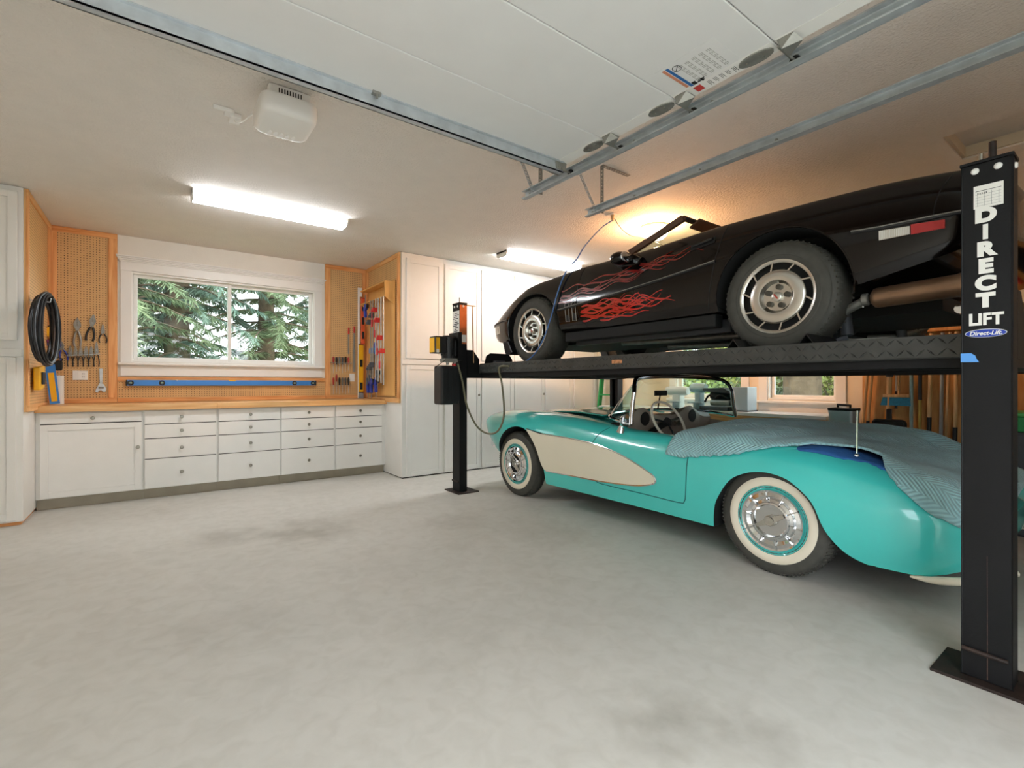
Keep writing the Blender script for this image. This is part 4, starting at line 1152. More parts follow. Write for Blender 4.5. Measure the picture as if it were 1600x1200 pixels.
hem = table([(.47, .40), (.584, .471), (.728, .558), (.846, .668), (.95, .76), (1.0, .80), (1.2, .80), (1.37, .783), (1.55, .735), (1.64, .705), (1.82, .672), (2.06, .648), (2.15, .668)])
def bulge(y, u):
    b = .10 * math.exp(-((y - 1.80) / .34) ** 2) * math.exp(-((u - .0) / .62) ** 2) + .05 * math.exp(-((y - 1.30) / .3) ** 2) * math.exp(-((u + .1) / .5) ** 2)
    b += .035 * math.exp(-((u - .66) / .12) ** 2) * math.exp(-((y - 1.0) / .22) ** 2)
    return b + .05 * math.exp(-((u + .55) / .08) ** 2) * math.exp(-((y - 1.0) / .5) ** 2)
drape('moving_blanket', 'pale blue-green quilted moving blanket draped over the turquoise car tail', .50, 2.10, hem, .06, M['quilt'], bulge, 3)
hem2 = table([(.6, .66), (.9, .71), (.97, .735), (1.1, .752), (1.3, .775), (1.5, .80), (1.6, .81)])
drape('blue_blanket', 'dark blue blanket lying underneath the quilted blanket beside the antenna', .86, 1.60, hem2, 0, M['quilt_blue'], lambda y, u: -.03 if u < .55 else -.012, 5, far=.6, ny=40, nu=40, thick=.005)

# ------------------------------------------------------------------ black convertible on the lift
M['blackpaint'] = mat('black_gloss_paint', '#0b0605', 0.12, coat=0.35, vary=0.05, coat_rough=0.01, spec=0.25)
M['flame'] = mat('red_flame_paint', '#b81c12', 0.25, coat=1.0, vary=0.25, vscale=9)
M['flame2'] = mat('dark_red_flame_paint', '#7d1610', 0.25, coat=1.0, vary=0.25, vscale=9)
M['visor'] = mat('brown_vinyl', '#5a4132', 0.6, vary=0.1)
KC = 3.85; GZ = 1.36
conv = thing('convertible', 'black convertible with red flame paintwork standing on the raised lift', 'car', (KC, 2.5, GZ))
W2 = table([(.40, .58), (.43, .76), (.5, .84), (.6, .868), (.9, .892), (1.38, .90), (2.0, .89), (2.8, .886), (3.4, .892), (3.7, .895), (4.1, .878), (4.3, .845), (4.45, .795), (4.53, .735), (4.57, .64), (4.58, .56)])
ZS2 = table([(.40, 2.09), (.45, 2.155), (.57, 2.187), (1.0, 2.217), (1.28, 2.222), (1.75, 2.228), (2.1, 2.218), (2.44, 2.205), (3.0, 2.205), (3.42, 2.182), (3.80, 2.152), (3.95, 2.11), (4.13, 2.045), (4.30, 1.955), (4.48, 1.87), (4.56, 1.84), (4.58, 1.825)])
ZT2 = table([(.40, 1.97), (.56, 1.965), (.85, 1.963), (1.06, 1.975), (1.66, 1.988), (1.76, 1.976), (2.37, 1.914), (3.10, 1.858), (3.33, 1.842), (3.8, 1.838), (4.2, 1.838), (4.48, 1.82), (4.58, 1.79)])
ZB2 = table([(.40, 1.86), (.565, 1.80), (.8, 1.735), (1.0, 1.69), (1.3, 1.65), (1.75, 1.645), (3.3, 1.645), (3.7, 1.62), (4.0, 1.60), (4.3, 1.615), (4.48, 1.65), (4.58, 1.68)])
ZH2 = table([(.40, 2.10), (.6, 2.20), (1.0, 2.245), (1.7, 2.25), (2.9, 2.25), (3.2, 2.25), (3.6, 2.225), (3.95, 2.14), (4.3, 1.985), (4.5, 1.89), (4.58, 1.835)])
def sec2(y):
    w, zs, zt, zb, zh = W2(y), ZS2(y), ZT2(y), ZB2(y), ZH2(y)
    zs = max(zs, zt + .02)
    pts = [(0, zh), (w * .35, zh - .004), (w * .62, max(zs + .004, zh - .016)), (w - .125, zs + .002), (w - .075, zs - .016), (w - .035, zs - (zs - zt) * .35), (w - .008, zs - (zs - zt) * .78), (w, zt)]
    s = spline(pts, 4)
    pts = [(w, zt), (w - .004, zt - (zt - zb) * .35), (w - .018, zt - (zt - zb) * .75), (w - .045, zb + .003)]
    return s + spline(pts, 4)[1:] + [(w * .75, zb), (w * .4, zb), (0, zb)]
ys = [.40, .405, .415, .43, .45, .48, .52, .57] + [.62 + .06 * i for i in range(64)] + [4.44, 4.47, 4.50, 4.525, 4.545, 4.56, 4.57, 4.577, 4.58]
cut = []
def ell(cy, cz, ry, rz, n=40): return [(cy + ry * math.cos(2 * PI * i / n), cz + rz * math.sin(2 * PI * i / n)) for i in range(n)]
for poly in (ell(3.70, 1.68, .41, .375), ell(1.372, 1.70, .39, .39)):
    for (a, b) in ((KC - 1.3, KC - .56), (KC + .56, KC + 1.3)):
        cut.append((MB().prism(poly, 'x', a, b), 1))
cut.append((MB().prism([(KC + x, 2.37 + y) for (x, y) in rr(0, 0, .66, .55, .14, 6)], 'z', 1.75, 2.8), 1))
body2, bv2 = loft_body('body', ys, sec2, KC, [M['blackpaint'], M['well']], conv, cut)
for side in (-1, 1):
    # rub strip, interrupted by the arches
    for (ya, yb) in ((.42, .985), (1.757, 3.292), (4.112, 4.57)):
        n = max(4, int((yb - ya) / .06))
        path = [on_side(bv2, KC, ya + (yb - ya) * i / n, ZT2(ya + (yb - ya) * i / n), side, .001) for i in range(n + 1)]
        obj('rub_strip', MB().tube(path, .0115, 8), M['plastic_black'], body2)
        obj('strip_highlight', MB().tube([p + Vector((side * .010, 0, .004)) for p in path], .003, 6), M['steel_dark'], body2)  # grey line painted in as the highlight on the black strip
    # panel gaps
    gaps = [[(1.70, 2.205), (1.73, 2.10), (1.76, 1.975), (1.80, 1.80), (1.826, 1.66)], [(3.03, 2.19), (3.05, 2.12), (3.065, 2.0), (3.06, 1.88), (3.045, 1.78), (3.02, 1.72), (2.96, 1.665)],
            [(3.34, 1.835), (3.335, 1.75), (3.30, 1.67)], [(.60, 2.17), (.64, 2.08), (.655, 1.98), (.655, 1.90)]]
    for g in gaps: obj('panel_gap', side_line(bv2, KC, g, .003, 0, side), M['blackm'], body2)
    for yv in (3.10, 3.185):
        mb = MB()
        pts = [(yv - .022, 1.895), (yv + .022, 1.885), (yv + .012, 1.73), (yv - .03, 1.725)]
        q = [on_side(bv2, KC, y, z, side, .002) for (y, z) in pts]; q2 = [p + Vector((side * .003, 0, 0)) for p in q]
        mb.add(q + q2, [(0, 1, 2, 3), (4, 5, 6, 7), (0, 1, 5, 4), (1, 2, 6, 5), (2, 3, 7, 6), (3, 0, 4, 7)])
        sv = obj('side_vent', mb, M['blackm'], body2)
        obj('vent_edge_glint', MB().tube(q2, .0035, 6, True), M['steel_dark'], sv)  # grey outline standing in for reflections along the vent border
    # arch lips
    for (cy, cz, ry, rz, a0, a1) in ((3.70, 1.68, .41, .375, -8, 172), (1.372, 1.70, .39, .39, -8, 188)):
        path = [on_side(bv2, KC, cy + (ry + .004) * math.cos(math.radians(a)), cz + (rz + .004) * math.sin(math.radians(a)), side, -.004) for a in [a0 + (a1 - a0) * i / 36 for i in range(37)]]
        obj('arch_lip', MB().tube(path, .006, 6), M['blackpaint'], body2)
    # rear side lamp: clear ribbed half and red half
    for (nm, ya, yb, m_) in (('clear_marker', .742, .865, None), ('red_marker', .615, .738, M['red'])):
        za, zb_ = 1.900, 1.948
        P = [on_side(bv2, KC, yb, za, side, .006), on_side(bv2, KC, ya, za + .003, side, .006), on_side(bv2, KC, ya, zb_ - .006, side, .006), on_side(bv2, KC, yb, zb_, side, .006)]
        if m_ is None:
            M['ribbed'] = M.get('ribbed') or mat('ribbed_clear_lens', '#d8cfc0', 0.2, coat=.5); m_ = M['ribbed']
        mb = MB(); Q = [p - Vector((side * .02, 0, 0)) for p in P]
        mb.add(P + Q, [(0, 1, 2, 3), (4, 5, 6, 7), (0, 1, 5, 4), (1, 2, 6, 5), (2, 3, 7, 6), (3, 0, 4, 7)])
        lm = obj(nm, mb, m_, body2)
        if nm == 'clear_marker':
            rb = MB()
            for k in range(18):
                f = (k + .5) / 18; rb.bar(P[0].lerp(P[1], f) + Vector((side * .001, 0, .003)), P[3].lerp(P[2], f) + Vector((side * .001, 0, -.003)), .003, .003, (side, 0, 0))
            obj('lens_rib', rb, M['paper'], lm)
    # front corner lamp
    P = [on_side(bv2, KC, y, z, side, .003) for (y, z) in ((4.30, 1.72), (4.42, 1.715), (4.42, 1.79), (4.30, 1.80))]
    mb = MB(); Q = [p - Vector((side * .015, 0, 0)) for p in P]
    mb.add(P + Q, [(0, 1, 2, 3), (4, 5, 6, 7), (0, 1, 5, 4), (1, 2, 6, 5), (2, 3, 7, 6), (3, 0, 4, 7)])
    obj('front_marker', mb, M['ribbed'], body2)
    # door handle: recess and bar
    P = [on_side(bv2, KC, y, z, side, .001) for (y, z) in ((1.955, 2.088), (1.775, 2.108), (1.775, 2.15), (1.955, 2.13))]
    mb = MB(); Q = [p + Vector((side * .004, 0, 0)) for p in P]
    mb.add(P + Q, [(0, 1, 2, 3), (4, 5, 6, 7), (0, 1, 5, 4), (1, 2, 6, 5), (2, 3, 7, 6), (3, 0, 4, 7)])
    hd = obj('handle_recess', mb, M['blackm'], body2)
    obj('handle_bar', MB().tube([on_side(bv2, KC, y, z, side, .012) for (y, z) in ((1.94, 2.112), (1.86, 2.122), (1.785, 2.131))], .014, 8, flat=.7), M['plastic_black'], hd)
    # sill and chassis rail under the doors
    obj('sill', MB().box(KC + side * .72, 1.80, 1.555, KC + side * .82, 3.28, 1.644), M['blackm'], conv, bevel=.01)
    obj('chassis_rail', MB().box(KC + side * .60, 1.78, 1.53, KC + side * .66, 3.30, 1.62), M['dkgrey'], conv)
    # splash lip ahead of the front wheel
    obj('air_dam', MB().prism([(4.12, 1.62), (4.04, 1.50), (4.09, 1.475), (4.17, 1.49), (4.22, 1.62)], 'x', KC + side * .62, KC + side * .862), M['plastic_black'], conv, bevel=.01)
# flames on the near and far sides
def flame(side, y0, z0, length, amp, w, seed, wl=.34, rise=0.0):
    rnd = random.Random(seed); ph = rnd.uniform(0, 6); n = 34; L = []; R = []
    for i in range(n + 1):
        f = i / n; y = y0 - length * f
        z = z0 + rise * f + amp * math.sin(f * length / wl * 2 * PI + ph) * (.5 + .5 * f)
        hw = .72 * w * (1 - f) ** .55 * (.55 + .45 * abs(math.sin(f * length / wl * PI + ph * .5))) + .0012
        if i == 0: hw *= .3
        L.append(on_side(bv2, KC, y, z + hw, side, .0022)); R.append(on_side(bv2, KC, y, z - hw, side, .0022))
    C = [(a + b) / 2 for a, b in zip(L, R)]
    return [[tuple(a), tuple(c), tuple(b)] for a, c, b in zip(L, C, R)]
specs = [(3.00, 1.83, .62, .020, .012, .30, 1), (3.02, 1.80, .85, .026, .014, .36, 2), (3.01, 1.775, .70, .022, .013, .30, 3), (3.02, 1.745, .95, .024, .013, .40, 4), (3.0, 1.72, .60, .018, .011, .28, 5), (2.75, 1.81, .55, .026, .012, .26, 6), (2.7, 1.755, .60, .022, .012, .3, 7), (2.55, 1.79, .45, .02, .010, .25, 8), (2.8, 1.70, .5, .012, .010, .25, 9)]
upper = [(3.28, 1.93, .5, .020, .011, .3, 11), (3.26, 1.965, .55, .024, .012, .3, 12), (3.02, 1.965, .75, .024, .011, .36, 13), (3.0, 2.01, .9, .022, .010, .4, 14), (2.9, 2.05, .8, .020, .009, .34, 15), (2.6, 2.03, .6, .022, .009, .3, 16), (2.4, 2.08, .45, .016, .008, .26, 17), (3.30, 1.90, .4, .014, .012, .25, 18), (3.27, 2.02, .4, .02, .010, .28, 19)]
for side in (-1, 1):
    mb = MB(); mb2 = MB()
    upper2 = [(3.29, 1.945, .35, .02, .009, .22, 31), (2.98, 1.95, .6, .02, .009, .3, 32), (2.85, 1.985, .7, .022, .009, .3, 33), (2.7, 2.02, .55, .02, .008, .26, 34), (2.35, 2.05, .5, .02, .008, .24, 35)]
    for (y, z, l, a, w, wl, sd) in specs:
        mb.grid(flame(side, y, z, l, a, w, sd, wl, .035 * l))
        mb.grid(flame(side, y - .05, z + .012, l * .7, a * 1.3, w * .6, sd + 40, wl * .8, .03 * l))
    for (y, z, l, a, w, wl, sd) in upper + upper2:
        mb2.grid(flame(side, y, z, l, a, w, sd, wl, .07 * l))
    obj('lower_flames', mb, M['flame'], body2, fixn=False); obj('upper_flames', mb2, M['flame2'], body2, fixn=False)
# hood seam
obj('hood_seam', MB().tube([on_top(bv2, KC + k * .09, 3.02 + .10 * (1 - (k / 8.5) ** 2), -.001, 3.0) or Vector((KC, 3.1, 2.25)) for k in range(-8, 9)], .003, 6), M['blackm'], body2)
# windscreen
nb, ntp = Vector((KC - .70, 2.82, 2.19)), Vector((KC - .585, 2.20, 2.445))
fb, ftp = Vector((KC + .70, 2.82, 2.19)), Vector((KC + .585, 2.20, 2.445))
def arc(a, b, dy, dz, n=12): return [a.lerp(b, i / n) + Vector((0, dy * math.sin(PI * i / n), dz * math.sin(PI * i / n))) for i in range(n + 1)]
hb, ht = arc(nb, fb, .22, .05), arc(ntp, ftp, .07, .035)
hd = obj('windscreen_header', MB().tube(ht, .026, 10, flat=.8), M['visor'], conv)
for (a, b) in ((nb, ntp), (fb, ftp)):
    obj('pillar', MB().bar(a, b, .040, .052, (0, 0, 1)), M['visor'], hd, bevel=.008)
obj('glass', MB().grid([[tuple(p.lerp(q, k / 6)) for p, q in zip(hb, ht)] for k in range(7)]), M['glass_car'], hd)
for s in (-1, 1):
    obj('sun_visor', MB().bar((KC + s * .30 - .2, 2.16, 2.41), (KC + s * .30 + .2, 2.16, 2.41), .10, .02, (0, .5, 1)), M['visor'], hd, bevel=.006)
obj('header_trim', MB().tube([p + Vector((0, -.03, -.012)) for p in ht], .012, 6), M['blackm'], hd)
for s in (-1, 1):
    mr = obj('door_mirror', MB().ball((KC + s * .95, 2.52, 2.145), (.075, .075, .052), 18, 10), M['blackpaint'], conv)
    obj('mirror_glass', MB().ball((KC + s * .95, 2.452, 2.145), (.066, .010, .043), 16, 8), M['chrome'], mr)
    obj('mirror_foot', MB().prism([(2.60, 2.10), (2.40, 2.085), (2.36, 2.13), (2.44, 2.175), (2.56, 2.17)], 'x', KC + s * .80, KC + s * .89), M['blackpaint'], mr, bevel=.008)
    obj('seat', MB().box(KC + s * .34 - .25, 2.0, 1.76, KC + s * .34 + .25, 2.5, 1.88).prism([(1.86, 1.86), (2.04, 1.86), (1.98, 2.23), (1.89, 2.25), (1.84, 2.2)], 'x', KC + s * .34 - .24, KC + s * .34 + .24), M['visor'], conv, bevel=.04, seg=3)
# running gear seen from below
mb = MB().box(KC - .5, .7, 1.56, KC + .5, 4.2, 1.642).cyl((KC - .6, 1.375, 1.69), (KC + .6, 1.375, 1.69), .035, n=12).cyl((KC - .6, 3.69, 1.69), (KC + .6, 3.69, 1.69), .03, n=12)
mb.ball((KC, 1.375, 1.62), (.16, .17, .14)).bar((KC - .62, 1.375, 1.53), (KC + .62, 1.375, 1.53), .08, .03)
obj('underbody', mb, M['blackm'], conv)
M['exhaust'] = mat('brown_tinted_steel', '#9a7a60', 0.3, metal=0.6, vary=0.2, vscale=5)
for s in (-1, 1):
    mf = obj('muffler', MB().lathe([(0, 0), (.03, .0), (.05, .015), (.054, .03), (.056, .35), (.059, .36), (.059, .41), (.0, .42)], (KC + s * .73, .945, 1.632), (0, -1, .04), 20), M['exhaust'], conv)
    obj('clamp', MB().lathe([(.026, 0), (.034, .005), (.034, .03), (.026, .035)], (KC + s * .73, .99, 1.63), (0, -1, .04), 14).cyl((KC + s * .73, .985, 1.66), (KC + s * .73, .985, 1.59), .006, n=8), M['steel_dark'], mf)
    obj('tail_pipe', MB().tube(spline([(KC + s * .73, .96, 1.632), (KC + s * .70, 1.08, 1.58), (KC + s * .55, 1.2, 1.52), (KC + s * .45, 1.5, 1.52), (KC + s * .4, 2.2, 1.53), (KC + s * .35, 3.0, 1.55)], 5), .024, 10), M['steel_dark'], mf)
    obj('shock_absorber', MB().cyl((KC + s * .52, 1.13, 1.46), (KC + s * .50, 1.16, 1.72), .032, n=14).tube([(KC + s * .52, 1.13, 1.45), (KC + s * .56, 1.2, 1.42), (KC + s * .6, 1.3, 1.44)], .018, 8), M['dkgrey'], conv)
obj('rear_cross_tube', MB().cyl((KC - .55, .62, 1.555), (KC + .55, .62, 1.555), .026, n=12), M['chrome'], conv)

def slot_wheel(y, side, spin):
    R = .33
    c = Vector((KC + side * .885, y, GZ + R)); ax = Vector((side, 0, 0)); t = Vector((0, 0, 1)); a = ax.cross(t).normalized()
    w = obj('wheel', tyre_mb(c, ax, R, .24, .212, 60), M['rubber'], conv)
    for rr_ in (.245, .30): obj('sidewall_ring', groove_ring(c, ax, rr_, -.001), M['rubber'], w)
    rim = obj('rim', MB().lathe([(.214, -.02), (.222, -.004), (.219, .002), (.208, .0), (.200, -.008), (.199, -.05), (.19, -.16)], c, ax, 56), M['alu'], w)
    obj('barrel', MB().lathe([(.2, -.055), (.12, -.06), (0, -.065)], c, ax, 40), M['blackm'], w)
    obj('disc_face', MB().lathe([(.155, -.03), (.162, -.012), (.158, -.004), (.150, .0), (.105, .006), (.098, .003), (.092, -.012), (.082, -.022), (.0, -.022)], c, ax, 56), M['alu'], w)
    mb = MB()
    for k in range(10):
        th = spin + 2 * PI * k / 10; th2 = th + .12
        p = a * math.cos(th) + t * math.sin(th); q = a * math.cos(th2) + t * math.sin(th2)
        mb.bar(c + p * .154 - ax * .012, c + q * .203 - ax * .008, .0085, .016, ax)
    obj('spoke', mb, M['alu'], w)
    for k in range(5):
        th = spin + .4 + 2 * PI * k / 5; p = a * math.cos(th) + t * math.sin(th)
        obj('lug_nut', MB().lathe([(.016, -.022), (.0165, -.006), (.012, -.003), (.0, -.004)], c + p * .058, ax, 12), M['lug'], w)
    cap = obj('centre_cap', MB().lathe([(.030, -.022), (.029, -.004), (.022, .0), (0, .002)], c, ax, 20), M['alu'], w)
    th = .9 if side < 0 else .5
    obj('emblem', MB().bar(c + (a * math.cos(th) + t * math.sin(th)) * .018 + ax * .002, c - (a * math.cos(th) + t * math.sin(th)) * .018 + ax * .002, .008, .002, ax), M['emblem'], cap)
slot_wheel(3.69, -1, .25); slot_wheel(1.375, -1, .1); slot_wheel(3.69, 1, .5); slot_wheel(1.375, 1, .3)
# blue extension cord: ceiling plug, over the fender, down to the runway
M['cord_blue'] = mat('blue_cord', '#3f6fb0', 0.45, vary=0.05)
px, py = 3.55, 3.17
t = tag(obj('ceiling_outlet', MB().box(px - .04, py - .05, CEIL - .006, px + .04, py + .05, CEIL - .001), M['white']), 'white outlet plate on the ceiling where the blue cord hangs', 'outlet')
pts = [(px, py, CEIL - .055), (3.42, 3.19, 2.66), (3.22, 3.21, 2.46), (3.12, 3.22, 2.32), (3.03, 3.24, 2.225), (2.985, 3.27, 2.12), (2.955, 3.31, 1.98), (2.94, 3.34, 1.86), (2.93, 3.38, 1.75), (2.91, 3.44, 1.6), (2.885, 3.54, 1.46), (2.86, 3.66, 1.385), (2.85, 3.8, 1.375), (2.87, 3.95, 1.37), (2.9, 4.05, 1.37), (2.86, 4.12, 1.37)]
ec = thing('extension_lead', 'blue extension cord hanging from the ceiling over the black car fender', 'cord', (px, py, 1.37))
obj('cable', MB().tube(spline(pts, 6), .0062, 8), M['cord_blue'], ec)
obj('plug', MB().cyl((px, py, CEIL - .062), (px, py, CEIL - .007), .010, .02, 10), M['handle'], ec)
tag(obj('lamp_cord', MB().tube(spline([(px + .02, py, CEIL - .03), (3.66, 3.15, 2.68), (3.78, 3.13, 2.63), (3.95, 3.12, 2.64), (4.3, 3.1, 2.60), (4.6, 3.0, 2.45)], 6), .0035, 6), M['plastic_black']), 'thin dark cord sagging from the ceiling outlet towards the dome light', 'cord')

# ------------------------------------------------------------------ placing by sight line
_Y = math.atan2(557, 754)
def _ray(px, py):
    a = (px - 800) / 754.0
    return Vector((math.sin(_Y) + a * math.cos(_Y), math.cos(_Y) - a * math.sin(_Y), (600 - py) / 754.0))
def at_y(px, py, y):
    r = _ray(px, py); return r * (y / r.y) + Vector((0, 0, EYE))
def at_x(px, py, x):
    r = _ray(px, py); return r * (x / r.x) + Vector((0, 0, EYE))

FRAMES = {'back': Matrix(((1, 0, 0), (0, 0, -1), (0, 1, 0))), 'left': Matrix(((0, 0, 1), (1, 0, 0), (0, 1, 0))), 'right': Matrix(((0, 0, -1), (-1, 0, 0), (0, 1, 0)))}
def place(mb, frame, pos, tilt=0.0):
    """local (right, up, out) shapes -> world"""
    T = Matrix.Translation(Vector(pos)) @ FRAMES[frame].to_4x4() @ Matrix.Rotation(tilt, 4, 'Z')
    return mb.xform(T)

PF = PB - .003                                   # pegboard face
M['grip_black'] = mat('black_grip', '#232323', 0.55); M['grip_red'] = mat('red_grip', '#a83028', 0.45); M['grip_grey'] = mat('grey_grip', '#6f6e6a', 0.5)
HT = 'hand tools hanging on the left pegboard'
def pliers(pos, h, spread, grip, lab, jaw=.022, frame='back', tilt=0.0, group=HT, grip_r=.007, closed=False):
    t = thing('pliers', lab, 'pliers', pos, group)
    pv = .62 * h
    mb = MB()
    for s in (-1, 1):
        half = spline([(s * .0008, pv - .02), (s * .0015, pv + (h - pv) * .5), (s * .0008, h)], 4) + spline([(s * .004, h), (s * jaw * .75, pv + (h - pv) * .62), (s * jaw, pv + (h - pv) * .3), (s * .016, pv), (s * .012, pv - .03)], 4)
        mb.prism(half, 'z', .006, .020)
    for s in ():
        mb.tube(spline([(s * .010, pv - .03, .014), (s * -.002, pv, .014), (s * -jaw, pv + (h - pv) * .45, .014), (s * -.004, h, .014)], 5), [.012 - .005 * i / 15 for i in range(16)], 7, flat=.8)
    mb.cyl((0, pv, .004), (0, pv, .024), .013, n=12)
    obj('jaws', place(mb, frame, pos, tilt), M['steel_dark'], t)
    for s in (-1, 1):
        mb = MB().tube(spline([(s * .010, pv - .028, .014), (s * spread * .8, pv * .55, .014), (s * spread, pv * .25, .014), (s * spread * .8, 0, .014)], 5), grip_r, 8)
        obj('grip', place(mb, frame, pos, tilt), grip, t)
    obj('peg_hook', place(MB().tube([(0, pv + .012, -.004), (0, pv + .012, .03), (0, pv + .024, .034)], .0022, 6), frame, pos, tilt), M['steel'], t)
    return t
def pxh(p0, p1): return (p1 - p0)
ORD = ['leftmost', 'second from the left', 'third from the left', 'third from the right', 'second from the right', 'rightmost']
def hang(px, py0, py1):
    a = at_y(px, py1, PF); b = at_y(px, py0, PF)
    return a, (b - a).z
a, h = hang(121, 497, 541); pliers(a, h, .028, M['steel_dark'], 'big grey locking pliers on the left pegboard', .03, grip_r=.010)
a, h = hang(140, 491, 533); pliers(a, h, .032, M['grip_black'], 'slip-joint pliers with black grips on the left pegboard', .026, tilt=-.12, grip_r=.010)
a, h = hang(161, 507, 536); pliers(a, h, .032, M['grip_black'], 'small dark pliers nearest the window trim', .014, grip_r=.006)
for k in range(6):
    a, h = hang(110 + k * 8.2, 541 - (6 if k == 5 else 0), 573)
    pliers(a, h, .022, M['grip_black'], ORD[k] + ' of the six small pliers in a row above the switch plate', .014, group='row of six small pliers', grip_r=.005)
obj_ = tag(obj('tool_rail', MB().cyl(at_y(104, 556, PF - .03), at_y(156, 553, PF - .03), .004, n=8), M['steel']), 'thin steel rail holding the row of small pliers', 'rail')
a, h = hang(101, 531, 563)
pliers(a, h, .03, M['blue'], 'blue-handled snips in the corner of the left pegboard', .02, grip_r=.008, tilt=.15)
# adjustable wrench
a = at_y(158, 612, PF); h = (at_y(158, 576, PF) - a).z
t = thing('adjustable_wrench', 'chrome adjustable wrench hanging jaw down on the left pegboard', 'wrench', a, HT)
obj('handle', place(MB().prism([(-.011, .09), (.011, .09), (.015, h), (-.015, h)], 'z', .004, .016), 'back', a), M['steel'], t, bevel=.003)
obj('head', place(MB().prism([(-.04, .03), (-.05, .0), (-.028, -.012), (-.016, .012), (.002, .016), (.012, .0), (.035, -.006), (.045, .03), (.02, .085), (-.012, .095)], 'z', .002, .022), 'back', a), M['steel'], t, bevel=.003)
obj('thumb_screw', place(MB().cyl((-.02, .045, .022), (.025, .045, .022), .009, n=12), 'back', a), M['steel_dark'], t)
# switch plate and outlet
c = at_y(125.5, 586.5, PF)
t = thing('switch_plate', 'double white plate with switch and socket on the left pegboard', 'switch', c)
obj('plate', MB().box(c.x - .060, PF - .006, c.z - .05, c.x + .060, PF + .002, c.z + .05), M['white'], t, bevel=.003)
obj('rocker', MB().box(c.x - .042, PF - .009, c.z - .033, c.x - .012, PF - .006, c.z + .033), M['trim'], t, bevel=.001)
obj('socket', MB().box(c.x + .012, PF - .008, c.z - .033, c.x + .042, PF - .006, c.z + .033), M['trim'], t, bevel=.001)
obj('socket_slots', MB().box(c.x + .019, PF - .0086, c.z + .010, c.x + .022, PF - .008, c.z + .022).box(c.x + .031, PF - .0086, c.z + .010, c.x + .034, PF - .008, c.z + .022).box(c.x + .019, PF - .0086, c.z - .022, c.x + .022, PF - .008, c.z - .010).box(c.x + .031, PF - .0086, c.z - .022, c.x + .034, PF - .008, c.z - .010), M['ink'], t)
# coiled cable on the left panel
SX = SL + .034
t = thing('coiled_cable', 'thick black cable coiled on a hook on the left side pegboard', 'cable', (SX, 6.1, 1.4))
rnd = random.Random(4); mb = MB()
c0 = at_x(66, 514, SX + .07)
path = []
for k in range(9):
    ry, rz = .20 + rnd.uniform(-.06, .05), .285 + rnd.uniform(-.035, .03); dx = rnd.uniform(-.012, .02) + .004 * k
    for q in range(24):
        an_ = 2 * PI * q / 24 + PI / 2
        path.append((SX + .03 + dx + (ry * math.cos(an_) + .2) * .2, c0.y + ry * math.cos(an_) + rnd.uniform(-.004, .004), c0.z + rz * math.sin(an_) * (1.0 if math.sin(an_) > 0 else 1.0)))
obj('loops', mb.tube(path, .0115, 7), M['plastic_black'], t)
obj('hook', MB().tube([(SX - .024, c0.y, c0.z + .24), (SX + .12, c0.y, c0.z + .235), (SX + .125, c0.y, c0.z + .27)], .006, 8), M['steel'], t)
# small tools in the left corner
c = at_x(57, 592, SX)
t = thing('stud_finder', 'yellow and black hand tool hanging under the coiled cable', 'tool', (SX, c.y, c.z - .09))
obj('case', MB().prism([(c.y - .13, c.z + .10), (c.y + .10, c.z + .12), (c.y + .10, c.z - .08), (c.y - .02, c.z - .10), (c.y - .12, c.z - .10)], 'x', SX - .004, SX + .04), M['yellow'], t, bevel=.01)
obj('grip', MB().box(SX + .0405, c.y - .07, c.z - .05, SX + .052, c.y + .05, c.z + .06), M['blackm'], t, bevel=.006)
b0 = at_y(86, 630, 6.52); b0.z = .968
t = thing('saw_blade_pack', 'blue and yellow blade pack leaning on the worktop in the left corner', 'pack', b0)
B1 = Vector((b0.x - .045, b0.y + .06, 1.36)); mbp = MB().bar(b0 + Vector((0, 0, .006)), B1, .075, .006, (0, -1, .2))
obj('card', mbp, M['skyblue'], t)
obj('yellow_print', MB().bar(b0.lerp(B1, .08) + Vector((0, -.005, 0)), b0.lerp(B1, .8) + Vector((0, -.005, 0)), .044, .003, (0, -1, .2)), M['yellow'], t)
r0 = at_y(91, 631, 6.68); r0.z = .967
tag(obj('paper_roll', MB().cyl((r0.x, r0.y, .9665), (r0.x, r0.y, 1.255), .045, n=20).cyl((r0.x, r0.y, 1.255), (r0.x, r0.y, 1.257), .018, n=12), M['paper']), 'white paper roll standing in the left corner of the worktop', 'paper roll')
for (px_, py_, m_, nm, lab, dz) in ((84, 519, M['yellow'], 'tape_measure', 'yellow and black tape measure hooked behind the coiled cable', .05), (85, 537, M['blue'], 'small_clamp', 'blue small clamp hooked behind the coiled cable', .035), (87, 571, M['blackm'], 'brush_holder', 'black tool holder above the white paper roll', .05)):
    c = at_y(px_, py_, 6.66)
    t = thing(nm, lab, 'tool', (c.x, c.y, c.z - dz), 'small tools in the left pegboard corner')
    obj('body', MB().prism(rr(c.x, c.z, .05, dz, .02, 4), 'y', c.y - .03, c.y + .03), m_, t, bevel=.004)
    obj('clip', MB().tube([(c.x - .04, c.y - .02, c.z + dz), (c.x, c.y - .03, c.z + dz + .04), (c.x + .05, c.y, c.z + dz + .02), (c.x + .03, PF, c.z + dz)], .005, 6), M['blackm'], t)
    if nm == 'small_clamp': obj('knob', MB().ball((c.x - .03, c.y - .045, c.z + .02), (.024, .016, .02)), mat('purple_knob', '#7a2f7a', .5), t)
